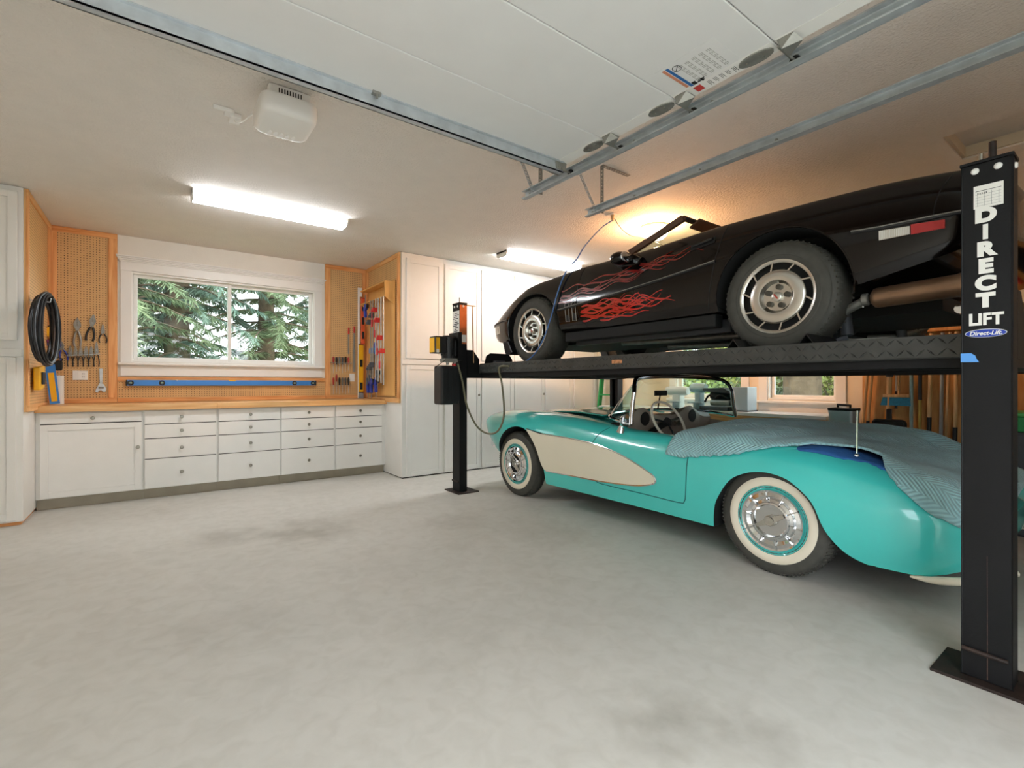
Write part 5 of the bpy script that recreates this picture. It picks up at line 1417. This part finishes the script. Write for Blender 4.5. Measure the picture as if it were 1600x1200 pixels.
# blue level under the window
lz, ly = 1.182, PF - .03
t = thing('spirit_level', 'long blue spirit level hanging under the bench window', 'level', (.73, ly, lz - .035))
obj('beam', MB().box(-.25, ly - .012, lz - .032, 1.72, ly + .014, lz + .032), M['skyblue'], t, bevel=.004)
for x in (-.262, 1.722): obj('end_cap', MB().box(x, ly - .014, lz - .033, x + .012, ly + .016, lz + .033), M['plastic_black'], t, bevel=.003)
for x in (.06, 1.46, 1.69, -.22):
    r = obj('vial_ring', MB().lathe([(.014, 0), (.027, 0), (.029, .004), (.027, .008), (.014, .006)], (x, ly - .011, lz), (0, -1, 0), 20), M['plastic_black'], t)
    obj('vial', MB().cyl((x - .012, ly - .018, lz), (x + .012, ly - .018, lz), .007, n=10), mat('vial_green', '#b9c86a', .2), r)
obj('top_vial', MB().box(.72, ly - .014, lz + .022, .79, ly + .01, lz + .036), M['yellow'], t)
for x in (.2, 1.3): obj('peg_hook', MB().tube([(x, PF + .004, lz + .036), (x, ly - .016, lz + .036), (x, ly - .018, lz + .02)], .003, 6), M['steel'], t)
# screwdrivers, right pegboard
def driver(px_, py0, py1, m_, lab, grp):
    a = at_y(px_, py1, PF - .035); h = (at_y(px_, py0, PF - .035) - a).z
    t = thing('screwdriver', lab, 'screwdriver', a, grp)
    o = Vector((a.x, PF - .035, a.z))
    obj('handle', MB().lathe([(0, h), (.010, h - .002), (.013, h - .02), (.012, h - .06), (.009, h - .085), (.011, h - .1), (0, h - .1)], o, (0, 0, 1), 10), m_, t)
    obj('shaft', MB().cyl(o + Vector((0, 0, h - .1)), o, .0035, .003, 8), M['steel'], t)
tops = [M['grip_red'], M['grip_black'], M['grip_grey'], M['dkgrey'], M['blackm'], M['grip_red']]
for k in range(6): driver(521 + k * 4.7, 557 + (k % 2), 583 - (k % 3) * 2, tops[k], ('red', 'black', 'grey', 'dark grey', 'black', 'red')[k] + ' screwdriver, ' + ORD[k] + ' in the upper rack of the right pegboard', 'upper row of screwdrivers')
bots = [M['grip_red'], M['grip_red'], M['blackm'], M['grip_grey'], M['dkgrey'], M['grip_black']]
for k in range(6): driver(521 + k * 4.7, 590 - (5 if k == 1 else 0), 616 - (k % 2) * 2, bots[k], ('red', 'red', 'black', 'grey', 'dark grey', 'black')[k] + ' screwdriver, ' + ORD[k] + ' in the lower rack of the right pegboard', 'lower row of screwdrivers')
for (py_, lab) in ((567, 'narrow upper steel tool rack with screwdrivers on the right pegboard'), (602, 'narrow lower steel tool rack with screwdrivers on the right pegboard')):
    a, b = at_y(517, py_, PF - .02), at_y(549, py_ + 0.5, PF - .02); mb = MB()
    mb.box(a.x, PF - .05, a.z - .002, b.x, PF - .047, a.z + .006).box(a.x, PF - .024, a.z - .002, b.x, PF - .021, a.z + .006)
    for x in (a.x, (a.x + b.x) / 2, b.x - .003): mb.box(x, PF - .047, a.z, x + .003, PF + .002, a.z + .005)
    tag(obj('tool_rack', mb, M['steel_dark']), lab, 'rack')
for (px_, y0, y1, lab) in ((544.5, 512, 553, 'long file with red handle, left of two on the right pegboard'), (553, 510, 548, 'long file with red handle, right of two beside the yellow level')):
    a = at_y(px_, y1, PF); b = at_y(px_, y0, PF); t = thing('file', lab, 'file', a, 'files on the right pegboard'); hh = (b - a).z
    obj('blade', MB().box(a.x - .011, PF - .012, a.z, a.x + .011, PF - .006, a.z + hh - .09), M['steel_dark'], t)
    obj('handle', MB().lathe([(0, 0), (.009, .0), (.013, .03), (.011, .07), (.013, .09), (0, .095)], (a.x, PF - .013, a.z + hh - .095), (0, 0, 1), 10), M['red'], t)
a = at_y(553, 581, PF); b = at_y(553, 546, PF)
t = thing('steel_rule', 'short grey steel saw blade hanging under the red-handled files', 'rule', a)
obj('blade', MB().box(a.x - .018, PF - .006, a.z, a.x + .018, PF - .002, b.z), M['steel_dark'], t)
obj('hole_rim', MB().lathe([(.004, 0), (.007, .002), (.004, .003)], (a.x, PF - .006, b.z - .012), (0, -1, 0), 10), M['ink'], t)
c = at_y(550, 590, PF)
tag(obj('wall_socket', MB().box(c.x - .035, PF - .007, c.z - .055, c.x + .035, PF + .002, c.z + .055), M['white'], bevel=.003), 'single white socket plate low on the right pegboard', 'outlet')
# levels standing in the right corner
a = at_y(564, 613, 6.70)
def lvl(x, y, z0, z1, w, d, m_, lab, ends, vials):
    t = thing('spirit_level', lab, 'level', (x, y, z0), 'levels in the right bench corner')
    obj('beam', MB().box(x - w / 2, y - d / 2, z0, x + w / 2, y + d / 2, z1), m_, t, bevel=.003)
    for (p, q) in ((z0 - .012, z0), (z1, z1 + .012)): obj('end_cap', MB().box(x - w / 2 - .001, y - d / 2 - .001, p, x + w / 2 + .001, y + d / 2 + .001, q), ends, t)
    for z in vials: obj('vial_window', MB().box(x - w * .32, y - d / 2 - .003, z - .05, x + w * .32, y - d / 2 - .0002, z + .05), M['blackm'], t, bevel=.002)
xa = a.x
lvl(xa, 6.70, 1.06, 1.72, .06, .028, M['yellow'], 'yellow spirit level standing upright in the right bench corner', M['blackm'], [1.14, 1.46])
lvl(xa + .015, 6.665, 1.735, 2.36, .05, .025, M['orange'], 'orange-red spirit level above the yellow level in the right corner', M['red'], [1.85, 2.05, 2.24])
tag(obj('straight_edge', MB().box(xa - .035, 6.715, .968, xa - .012, 6.735, 2.52).box(xa - .012, 6.715, 2.40, xa + .02, 6.735, 2.52), M['white']), 'tall white straight edge standing behind the yellow level', 'straight edge')
tag(obj('level_stand', MB().box(xa - .03, 6.67, .967, xa + .03, 6.73, 1.045), M['grey'], bevel=.006), 'small grey block standing under the yellow level', 'block')
# clamp rack on the right panel
PX = SR - .03
t = thing('clamp_rack', 'wooden clamp rack box fixed to the right side pegboard', 'rack', (PX - .1, 6.1, 2.14))
obj('back_board', MB().box(PX - .012, 5.72, 1.02, PX, 6.62, 2.48), M['mdf'], t)
RD = .13
obj('top_board', MB().box(PX - RD, 5.74, 2.44, PX - .012, 6.62, 2.455), M['mdf'], t)
obj('end_board', MB().prism([(PX - RD, 2.44), (PX - .012, 2.44), (PX - .012, 2.17), (PX - RD, 2.26)], 'y', 5.74, 5.755), M['mdf'], t)
obj('shelf', MB().box(PX - RD, 5.755, 2.26, PX - .012, 6.62, 2.274), M['mdf'], t)
for k, y in enumerate((6.10, 6.35, 6.6)): obj('bracket', MB().prism([(PX - RD + .01, 2.26), (PX - .012, 2.26), (PX - .012, 2.10), (PX - .05, 2.18)], 'y', y - .012, y), M['mdf'], t)
CG = 'clamps on the right side pegboard'
def barclamp(y, ztop, zbot, x, jaw, m_, lab, jz, bar=M['steel']):
    t = thing('bar_clamp', lab, 'clamp', (x, y, zbot), CG)
    obj('bar', MB().box(x - .005, y - .011, zbot, x + .005, y + .011, ztop), bar, t)
    for z in jz:
        j = obj('jaw', MB().box(x - .048, y - .018, z - .03, x + .016, y + .018, z + .03).box(x - .062, y - .015, z - .03, x - .049, y + .015, z + .005), m_, t, bevel=.004)
    obj('screw', MB().cyl((x - .05, y, jz[-1] - .032), (x - .05, y, jz[-1] - .13), .005, n=8).cyl((x - .05, y, jz[-1] - .13), (x - .05, y, jz[-1] - .22), .012, n=10), m_, t)
specs_ = [(5.77, 2.26, 1.16, [1.58], 'nearest the cabinet edge'), (5.85, 2.262, 1.18, [1.75], 'second from the cabinet edge'), (5.94, 2.264, 1.20, [1.98], 'third from the cabinet edge'), (6.03, 2.266, 1.22, [2.12], 'fourth from the cabinet edge')]
for (y, zt, zb_, jz, lab) in specs_:
    barclamp(y, zt, zb_, PX - RD - .006, None, M['red'], 'red-jawed steel bar clamp ' + lab + ' on the right', jz)
for (y, jz, lab) in ((6.13, [2.06, 1.42], 'dark'), (6.21, [1.98, 1.38], 'brown')):
    barclamp(y, 2.266, 1.25, PX - RD - .006, None, M['dkgrey'], lab + ' bar clamp hanging in the middle of the right clamp rack', jz, M['steel_dark'])
def quick(y, z, x, lab, s=1.0, m_=None):
    t = thing('quick_clamp', lab, 'clamp', (x, y, z - .14 * s), CG)
    obj('body', MB().prism([(y - .05 * s, z + .07 * s), (y + .02 * s, z + .08 * s), (y + .05 * s, z + .02 * s), (y + .03 * s, z - .10 * s), (y - .01 * s, z - .10 * s), (y, z - .01 * s), (y - .05 * s, z + .02 * s)], 'x', x - .018, x + .018), m_ or M['blue'], t, bevel=.006)
    obj('jaw_pad', MB().box(x - .016, y - .075 * s, z + .02 * s, x + .016, y - .052 * s, z + .07 * s), M['blackm'], t, bevel=.003)
    obj('bar', MB().box(x - .004, y + .005, z - .16 * s, x + .004, y + .02, z + .20 * s), M['steel_dark'], t)
quick(6.36, 2.16, PX - RD - .02, 'blue quick clamp hanging highest in the right clamp rack')
quick(6.315, 1.66, PX - .0305, 'blue quick clamp halfway down the right clamp rack', .9)
quick(6.42, 1.16, PX - .09, 'blue clamp in the bottom cluster, nearest the corner', 1.1)
quick(6.27, 1.16, PX - .10, 'blue clamp in the bottom cluster, middle one', 1.1)
quick(6.13, 1.17, PX - .09, 'blue clamp in the bottom cluster, nearest the room', 1.1)
quick(6.05, 1.28, PX - .10, 'black small clamp between the red bar clamps and the blue ones', .9, M['blackm'])
t = thing('handsaw', 'pale blue-grey saw with dark handle hanging under the clamp rack', 'saw', (PX - .05, 6.36, 1.25), CG)
obj('blade', MB().prism([(6.48, 1.62), (6.32, 1.60), (6.36, 1.28), (6.41, 1.30)], 'x', PX - .05, PX - .046), M['tray'], t)
obj('handle', MB().box(PX - .06, 6.31, 1.585, PX - .034, 6.49, 1.66), M['skyblue'], t, bevel=.006)

# ------------------------------------------------------------------ right wall: bench, machines, garden tools
t = thing('workbench', 'pine workbench with pale top under the right hand windows', 'workbench', (5.6, 3.3, 0))
obj('top', MB().box(5.30, 1.98, .815, XR - .024, 5.0, .85), M['trim'], t, bevel=.003)
obj('apron', MB().box(5.33, 2.0, .735, 5.37, 4.98, .815), M['pine_y'], t)
for y in (2.02, 2.52, 3.4, 4.9):
    for x in (5.34, 5.80): obj('leg', MB().box(x, y, 0, x + .06, y + .07, .735), M['pine_v'], t)
obj('shelf', MB().box(5.40, 2.03, .30, 5.86, 4.95, .325), M['ply'], t)
pc = at_x(1166, 622, 5.55)
t = thing('storage_case', 'tall pale grey-blue case standing on the right workbench by the window', 'case', (5.55, pc.y, .85))
M['paleblue'] = mat('pale_grey_blue', '#b3c6cc', 0.5)
obj('case', MB().box(5.44, pc.y - .07, .862, 5.66, pc.y + .10, 1.135), M['paleblue'], t, bevel=.006)
obj('base', MB().box(5.43, pc.y - .075, .8505, 5.67, pc.y + .105, .862), M['dkgrey'], t)
pm = at_x(1128, 622, 5.5)
t = thing('bench_machine', 'black bench machine with a round steel pipe on the right workbench', 'machine', (5.55, pm.y, .85))
obj('base', MB().box(5.42, pm.y - .12, .851, 5.68, pm.y + .25, .90), M['dkgrey'], t, bevel=.006)
obj('motor', MB().lathe([(0, -.12), (.06, -.12), (.075, -.10), (.075, .14), (.05, .18), (0, .18)], (5.58, pm.y, 1.03), (0, 1, 0), 20), M['plastic_black'], t)
obj('pipe', MB().lathe([(.038, .14), (.038, -.10), (.032, -.10), (.032, .10)], (5.46, pm.y - .03, .945), (0, 1, 0), 20), M['steel_dark'], t)
obj('hood', MB().prism([(pm.y - .11, 1.06), (pm.y + .2, 1.08), (pm.y + .2, 1.12), (pm.y - .06, 1.125), (pm.y - .12, 1.09)], 'x', 5.42, 5.68), M['dkgrey'], t, bevel=.006)
obj('cable_bundle', MB().tube(spline([(5.45, pm.y - .1, .99), (5.42, pm.y - .02, 1.04), (5.45, pm.y + .06, 1.0), (5.42, pm.y + .12, 1.03), (5.46, pm.y + .2, .95)], 5), .012, 7), M['blackm'], t)
for (px_, py_, w_, h_, lab, m_) in ((1093, 618, .10, .24, 'pale blue upright machine seen through the turquoise car windscreen', 'paleblue'), (1060, 612, .16, .20, 'white rounded machine seen through the turquoise car windscreen', 'white')):
    c = at_x(px_, py_, 5.55)
    t = thing('bench_tool', lab, 'machine', (5.55, c.y, .85), 'machines behind the windscreen')
    obj('column', MB().box(5.49, c.y - w_ * .35, .8505, 5.61, c.y + w_ * .35, .87 + h_), M[m_], t, bevel=.012)
    obj('head', MB().lathe([(0, -w_), (.05, -w_), (.06, -w_ * .7), (.06, w_ * .7), (.05, w_), (0, w_)], (5.53, c.y, .88 + h_), (0, 1, 0), 18), M[m_], t)
    obj('table', MB().cyl((5.45, c.y, .93), (5.45, c.y, .945), .09, n=20).cyl((5.45, c.y, .851), (5.45, c.y, .93), .02, n=12), M['steel'], t)
# bin
bc = at_x(1312, 650, 5.12)
t = thing('utility_bin', 'grey square bin with a black and white lid behind the blanket', 'bin', (5.2, bc.y, 0))
rings = []
for (z, s) in ((0, .8), (.02, .82), (.90, 1.0), (.905, 1.04), (.92, 1.04)): rings.append([(a, b, z) for (a, b) in rr(5.22, bc.y, .10 * s, .10 * s, .025)])
mb = MB().grid(rings, closed_v=True); n = len(rings[0]); mb.add(rings[0], [tuple(range(n))])
obj('can', mb, mat('pale_grey_metal', '#bcc3c6', .4, metal=.3), t)
obj('lid', MB().prism(rr(5.22, bc.y, .108, .108, .03), 'z', .921, .945), M['blackm'], t, bevel=.006)
obj('lid_label', MB().box(5.15, bc.y - .06, .9455, 5.25, bc.y + .02, .9475), M['paper'], t)
obj('lid_handle', MB().tube([(5.16, bc.y - .07, .945), (5.17, bc.y - .07, .972), (5.27, bc.y + .07, .972), (5.28, bc.y + .07, .945)], .010, 8), M['blackm'], t)
# plywood panel with long tools
tag(obj('plywood_panel', MB().box(XR - .022, .2, .25, XR - .004, 1.86, 1.84), M['ply']), 'plywood panel on the right wall behind the long garden tools', 'panel')
tag(obj('tool_hanger', MB().box(XR - .07, .3, 1.66, XR - .0225, 1.80, 1.70), M['ply'], bevel=.003), 'wooden hanger rail along the top of the plywood panel', 'rail')
GT = 'long tools against the plywood panel'
M['fibre'] = mat('pale_blue_fibreglass', '#8fb0b4', 0.45); M['yel_h'] = mat('dull_yellow_handle', '#b59a4a', 0.5); M['bluebr'] = mat('blue_bristles', '#2b80a8', 0.8, vary=.25, vscale=60)
def longtool(nm, lab, cat, px0, py0, px1, py1, r, segs, x=5.79, zt=None, zb=None, head=None):
    a, b = at_x(px0, py0, x), at_x(px1, py1, x)
    d = (b - a) / (b.z - a.z)
    zt = 1.64 if zt is None else zt; zb = .42 if zb is None else zb
    P = lambda z: a + d * (z - a.z)
    t = thing(nm, lab, cat, P(zb), GT)
    for (z0, z1, m_, rr2) in segs:
        z0 = max(zb, z0); z1 = min(zt, z1)
        obj('handle', MB().cyl(P(z0), P(z1), rr2, n=10), m_, t)
    if head: head(t, P)
    return t
W = M['handle']; K = M['plastic_black']
def spade(z, w=.07, m_=None):
    def f(t, P):
        p = P(z); obj('blade', MB().prism([(p.y - w, p.z), (p.y + w, p.z), (p.y + w, p.z - .22), (p.y, p.z - .30), (p.y - w, p.z - .22)], 'x', p.x + .018, p.x + .026), m_ or M['steel_dark'], t, bevel=.003)
    return f
def rake(z, w=.20):
    def f(t, P):
        p = P(z); mb = MB().box(p.x - .03, p.y - w, p.z - .02, p.x - .016, p.y + w, p.z)
        for k in range(9): mb.bar((p.x - .023, p.y - w + .012 + k * w / 4.3, p.z), (p.x - .035, p.y - w + .012 + k * w / 4.3, p.z - .09), .006, .006)
        obj('tines', mb, M['steel_dark'], t)
    return f
longtool('rake', 'wooden handled rake leaning left of the other garden tools', 'rake', 1356, 578, 1348, 665, .013, [(0, 1.64, W, .014)], head=rake(.45))
longtool('hoe', 'wooden handled hoe with dark grip, second of the garden tools from the window', 'hoe', 1363, 578, 1355, 670, .013, [(.8, 1.64, W, .014), (0, .8, K, .015)], head=spade(.46, .07))
def thandle(t, P):
    p = P(1.26); obj('collar', MB().cyl(p - Vector((0, 0, .02)), p + Vector((0, 0, .03)), .03, n=12), K, t)
    spade(.5, .08)(t, P)
longtool('shovel', 'thick wooden shovel with black collar and socket', 'shovel', 1390, 590, 1388, 670, .02, [(.92, 1.62, W, .022), (0, .92, K, .022)], head=thandle)
longtool('extension_pole', 'striped black and white pole hanging above the blue broom', 'pole', 1401, 578, 1400, 640, .01, [(1.1, 1.62, M['white'], .011), (1.02, 1.10, K, .012), (.93, 1.0, K, .012)], x=5.82, zb=.93)
def broomhead(t, P):
    p = P(1.06); obj('block', MB().box(p.x - .035, p.y - .09, p.z - .02, p.x + .025, p.y + .12, p.z + .01), W, t, bevel=.004)
    obj('bristles', MB().prism([(p.y - .09, p.z - .02), (p.y + .12, p.z - .02), (p.y + .14, p.z - .10), (p.y - .10, p.z - .10)], 'x', p.x - .03, p.x + .02), M['bluebr'], t)
longtool('push_broom', 'push broom with blue bristles hanging on the plywood panel', 'broom', 1405, 560, 1404, 640, .012, [(1.06, 1.64, W, .012)], x=5.80, zb=1.0, head=broomhead)
longtool('pipe_handle', 'pale blue-grey fibreglass handle right of the blue broom', 'tool handle', 1424, 578, 1424, 670, .014, [(0, 1.64, M['fibre'], .015)], head=rake(.45, .12))
longtool('pick_handle', 'black and yellow handle beside the pale fibreglass one', 'tool handle', 1438, 578, 1437, 680, .013, [(1.02, 1.64, K, .016), (0, 1.02, M['yel_h'], .013)], head=spade(.5, .08))
longtool('fork', 'wooden garden fork with black lower socket', 'garden fork', 1454, 578, 1451, 690, .016, [(.86, 1.64, W, .017), (0, .86, K, .018)], head=rake(.46, .10))
longtool('grey_pole', 'grey metal pole between two wooden handles', 'pole', 1472, 578, 1470, 690, .013, [(0, 1.64, M['grey'], .014)])
longtool('cane', 'slim reddish wooden stick leaning right of the grey pole', 'stick', 1482, 578, 1477, 690, .01, [(0, 1.64, W, .010)])
longtool('edger', 'wooden handle with black end nearest the near lift post', 'tool handle', 1494, 578, 1492, 690, .013, [(.78, 1.64, W, .015), (0, .78, K, .018)], head=spade(.46, .08))
dp = at_x(1390, 668, 5.72)
t = thing('dustpan', 'black dustpan hanging low on the plywood panel', 'dustpan', (5.71, dp.y, .56))
obj('pan', MB().prism(rr(dp.y, .69, .13, .13, .03, 4), 'x', 5.70, 5.715), K, t, bevel=.004)
obj('rim', MB().tube([(5.70, a, b) for (a, b) in rr(dp.y, .69, .128, .128, .03, 4)], .012, 6, True), K, t)
obj('handle_stub', MB().box(5.70, dp.y - .02, .81, 5.73, dp.y + .02, .93), K, t, bevel=.006)
# green ladder in the far right corner
t = thing('step_ladder', 'green ladder leaning in the far right corner behind the windscreen', 'ladder', (5.7, 5.2, 0))
for y in (5.03, 5.34): obj('stile', MB().bar((5.55, y, 0), (5.84, y, 2.0), .03, .07, (1, 0, 0)), M['green'], t)
for k in range(7):
    f = (k + .7) / 7.4; obj('rung', MB().bar((5.55 + .29 * f, 5.03, 2.0 * f), (5.55 + .29 * f, 5.34, 2.0 * f), .07, .02), M['green'], t)
# things glimpsed right of the near post
t = thing('storage_tote', 'dark grey storage tote low on the right behind the near lift post', 'tote', (5.55, .45, 0))
obj('tub', MB().box(5.30, .15, .30, 5.80, .75, .80), M['dkgrey'], t, bevel=.02)
obj('foot', MB().box(5.32, .17, 0, 5.78, .73, .30), M['dkgrey'], t, bevel=.02)
t = thing('green_crate', 'green plastic crate on the dark tote behind the near lift post', 'crate', (5.55, .45, .80))
obj('tub', MB().box(5.32, .18, .801, 5.78, .73, .92), M['green'], t, bevel=.01)
obj('lid', MB().box(5.30, .16, .92, 5.80, .75, .95), mat('light_green_lid', '#58b85c', .5), t, bevel=.008)
tag(obj('red_pole', MB().cyl((5.5, .52, .9505), (5.62, .55, 1.6), .022, n=10), M['red']), 'red pole standing on the green crate behind the near lift post', 'pole')

# ------------------------------------------------------------------ trees outside
def leaf_mat(name, c0, c1):
    m = mat(name, c0, 0.8, vary=0.3, vscale=2.5)
    nt = m.node_tree; b = nt.nodes['Principled BSDF']
    rp = b.inputs['Base Color'].links[0].from_node
    rp.color_ramp.elements[0].color = lin(c0); rp.color_ramp.elements[1].color = lin(c1)
    return m
M['needle'] = leaf_mat('conifer_needles', '#4f6544', '#8e9c72')
M['needle2'] = leaf_mat('blue_green_needles', '#4b6a5a', '#8ea592')
M['leaf'] = leaf_mat('yellow_green_leaves', '#76883e', '#c3c078')
def conifer_meshes(seed, h, spread, low, mneedle):
    r = random.Random(seed); fol = MB(); tr = MB()
    tr.tube([(0, 0, -.3), (.02, .01, h * .3), (-.02, .02, h * .65), (0, 0, h)], [.20 * h / 10, .17 * h / 10, .09 * h / 10, .02], 10)
    z = low
    while z < h * .98:
        f = (z - low) / (h - low); L0 = spread * (1 - f) ** .8 + .15
        for k in range(r.randint(4, 6)):
            a = r.uniform(0, 2 * PI); L = L0 * r.uniform(.75, 1.1)
            d = Vector((math.cos(a), math.sin(a), 0)); s = Vector((-d.y, d.x, 0))
            pts = [Vector((0, 0, z)) + d * (L * q / 8) + Vector((0, 0, L * (.10 * (q / 8) - .42 * (q / 8) ** 2))) for q in range(9)]
            tr.tube(pts[:7], [.028 * (1 - q / 8) + .004 for q in range(7)], 4, caps=False)
            for q in range(1, 9):
                for j in range(40):
                    p = pts[q - 1].lerp(pts[q], r.random()); w = .62 * L * (.28 + .5 * math.sin(PI * (q / 9) ** .8)) * .55
                    dv = (s * r.uniform(-1, 1) + d * r.uniform(.1, .6)) * w * .6 + Vector((0, 0, -r.uniform(.03, .2)))
                    n_ = dv.cross(Vector((r.uniform(-1, 1), r.uniform(-1, 1), .6))).normalized() * r.uniform(.006, .013)
                    fol.add([p - n_ * .4, p + dv * .55 - n_, p + dv, p + dv * .55 + n_], [(0, 1, 2, 3)])
        z += r.uniform(.2, .34)
    return mesh_of('crown', fol, M[mneedle], Vector((0, 0, 0)), False), mesh_of('trunk', tr, M['bark'], Vector((0, 0, 0)), False)
def bush_meshes(seed, h, m_):
    r = random.Random(seed); fol = MB(); tr = MB()
    for k in range(14):
        a = r.uniform(0, 2 * PI); e = Vector((math.cos(a) * r.uniform(.2, .5) * h, math.sin(a) * r.uniform(.2, .5) * h, h * r.uniform(.5, 1)))
        pts = [Vector((0, 0, -.2)).lerp(e, q / 4) for q in range(5)]; tr.tube(pts, [.03, .025, .018, .012, .006], 5, caps=False)
        for j in range(150):
            p = Vector((0, 0, -.2)).lerp(e, r.uniform(.3, 1.05)) + Vector((r.gauss(0, .16), r.gauss(0, .16), r.gauss(0, .14))) * h * .6
            u = Vector((r.uniform(-1, 1), r.uniform(-1, 1), r.uniform(-1, 1))).normalized() * .06; w = u.cross(Vector((r.uniform(-1, 1), r.uniform(-1, 1), r.uniform(-1, 1)))).normalized() * .035
            fol.add([p - u, p + w, p + u, p - w], [(0, 1, 2, 3)])
    return mesh_of('foliage', fol, M[m_], Vector((0, 0, 0)), False), mesh_of('stem', tr, M['bark'], Vector((0, 0, 0)), False)
KIND = {'a': conifer_meshes(1, 11, 2.3, .9, 'needle'), 'b': conifer_meshes(2, 12, 2.0, 1.0, 'needle2'), 'c': conifer_meshes(3, 14, 1.7, 4.0, 'needle'), 'd': bush_meshes(5, 2.4, 'leaf'), 'e': bush_meshes(6, 1.9, 'needle')}
def tree(kind, x, y, rot, sc, nm, lab, cat, grp):
    t = thing(nm, lab, cat, (x, y, -.1), grp); t.rotation_euler.z = rot; t.scale = (sc, sc, sc)
    for me, part in zip(KIND[kind], ('crown', 'trunk') if cat == 'tree' else ('foliage', 'stem')):
        o = bpy.data.objects.new(part, me); COL.objects.link(o); o.parent = t
BG = 'conifers outside the bench window'; SG = 'trees outside the right windows'
CON = 'dark drooping conifer growing outside the bench window'
tree('a', -.9, 10.6, .3, 1.0, 'conifer', 'big green conifer filling the left pane of the bench window', 'tree', BG)
tree('b', .35, 11.6, 1.7, 1.0, 'conifer', 'blue-green conifer seen beside the bench window mullion', 'tree', BG)
tree('a', 2.05, 12.2, 2.2, .9, 'conifer', 'conifer with visible trunk in the right pane of the bench window', 'tree', BG)
for (k, x, y, r, s) in (('b', -2.6, 12.4, 4.0, 1.05), ('b', 3.9, 14.5, .8, 1.0), ('a', -.6, 15.5, 5.0, 1.1), ('b', -4.4, 15, 2.6, 1.15)):
    tree(k, x, y, r, s, 'conifer', CON, 'tree', BG)
tree('c', 10.6, 4.4, .2, 1.3, 'conifer', 'thick bare trunk standing outside the right hand window', 'tree', SG)
for (k, x, y, r, s) in (('b', 14.5, 8.5, .5, 1.1), ('a', 15, 5.6, 1.9, 1.1), ('b', 16.5, 3.6, 3.2, 1.0), ('a', 14, 11.5, 4.4, 1.0), ('b', 19, 7.5, 2.1, 1.2)):
    tree(k, x, y, r, s, 'conifer', 'green conifer standing further back outside the right windows', 'tree', SG)
for i, (k, x, y, r, s) in enumerate((('d', 10.2, 6.3, 0, 1.0), ('e', 10.8, 5.2, 1, 1.0), ('d', 12.2, 3.9, 2, 1.1), ('e', 11.8, 7.6, 3, 1.2), ('d', 12.6, 6.0, 4, 1.2), ('e', 11.5, 3.2, 5, 1.1), ('d', 11.6, 9.0, .6, 1.1))):
    tree(k, x, y, r, s, 'shrub', 'leafy yellow-green shrub outside the right windows' if k == 'd' else 'dark green shrub outside the right windows', 'shrub', 'shrubs outside the right windows')
# unseen conifers added behind the camera to darken reflections in glass and paint
for i in range(12):
    tree('ab'[i % 2], -11 + i * 2.6 + (i * 37 % 5) * .3, -13.5 - (i * 53 % 7) * .7, i * 1.3, 1.0 + (i % 3) * .1, 'conifer', 'unseen conifer added behind the camera to darken reflections', 'tree', 'unseen conifers added for darker reflections')
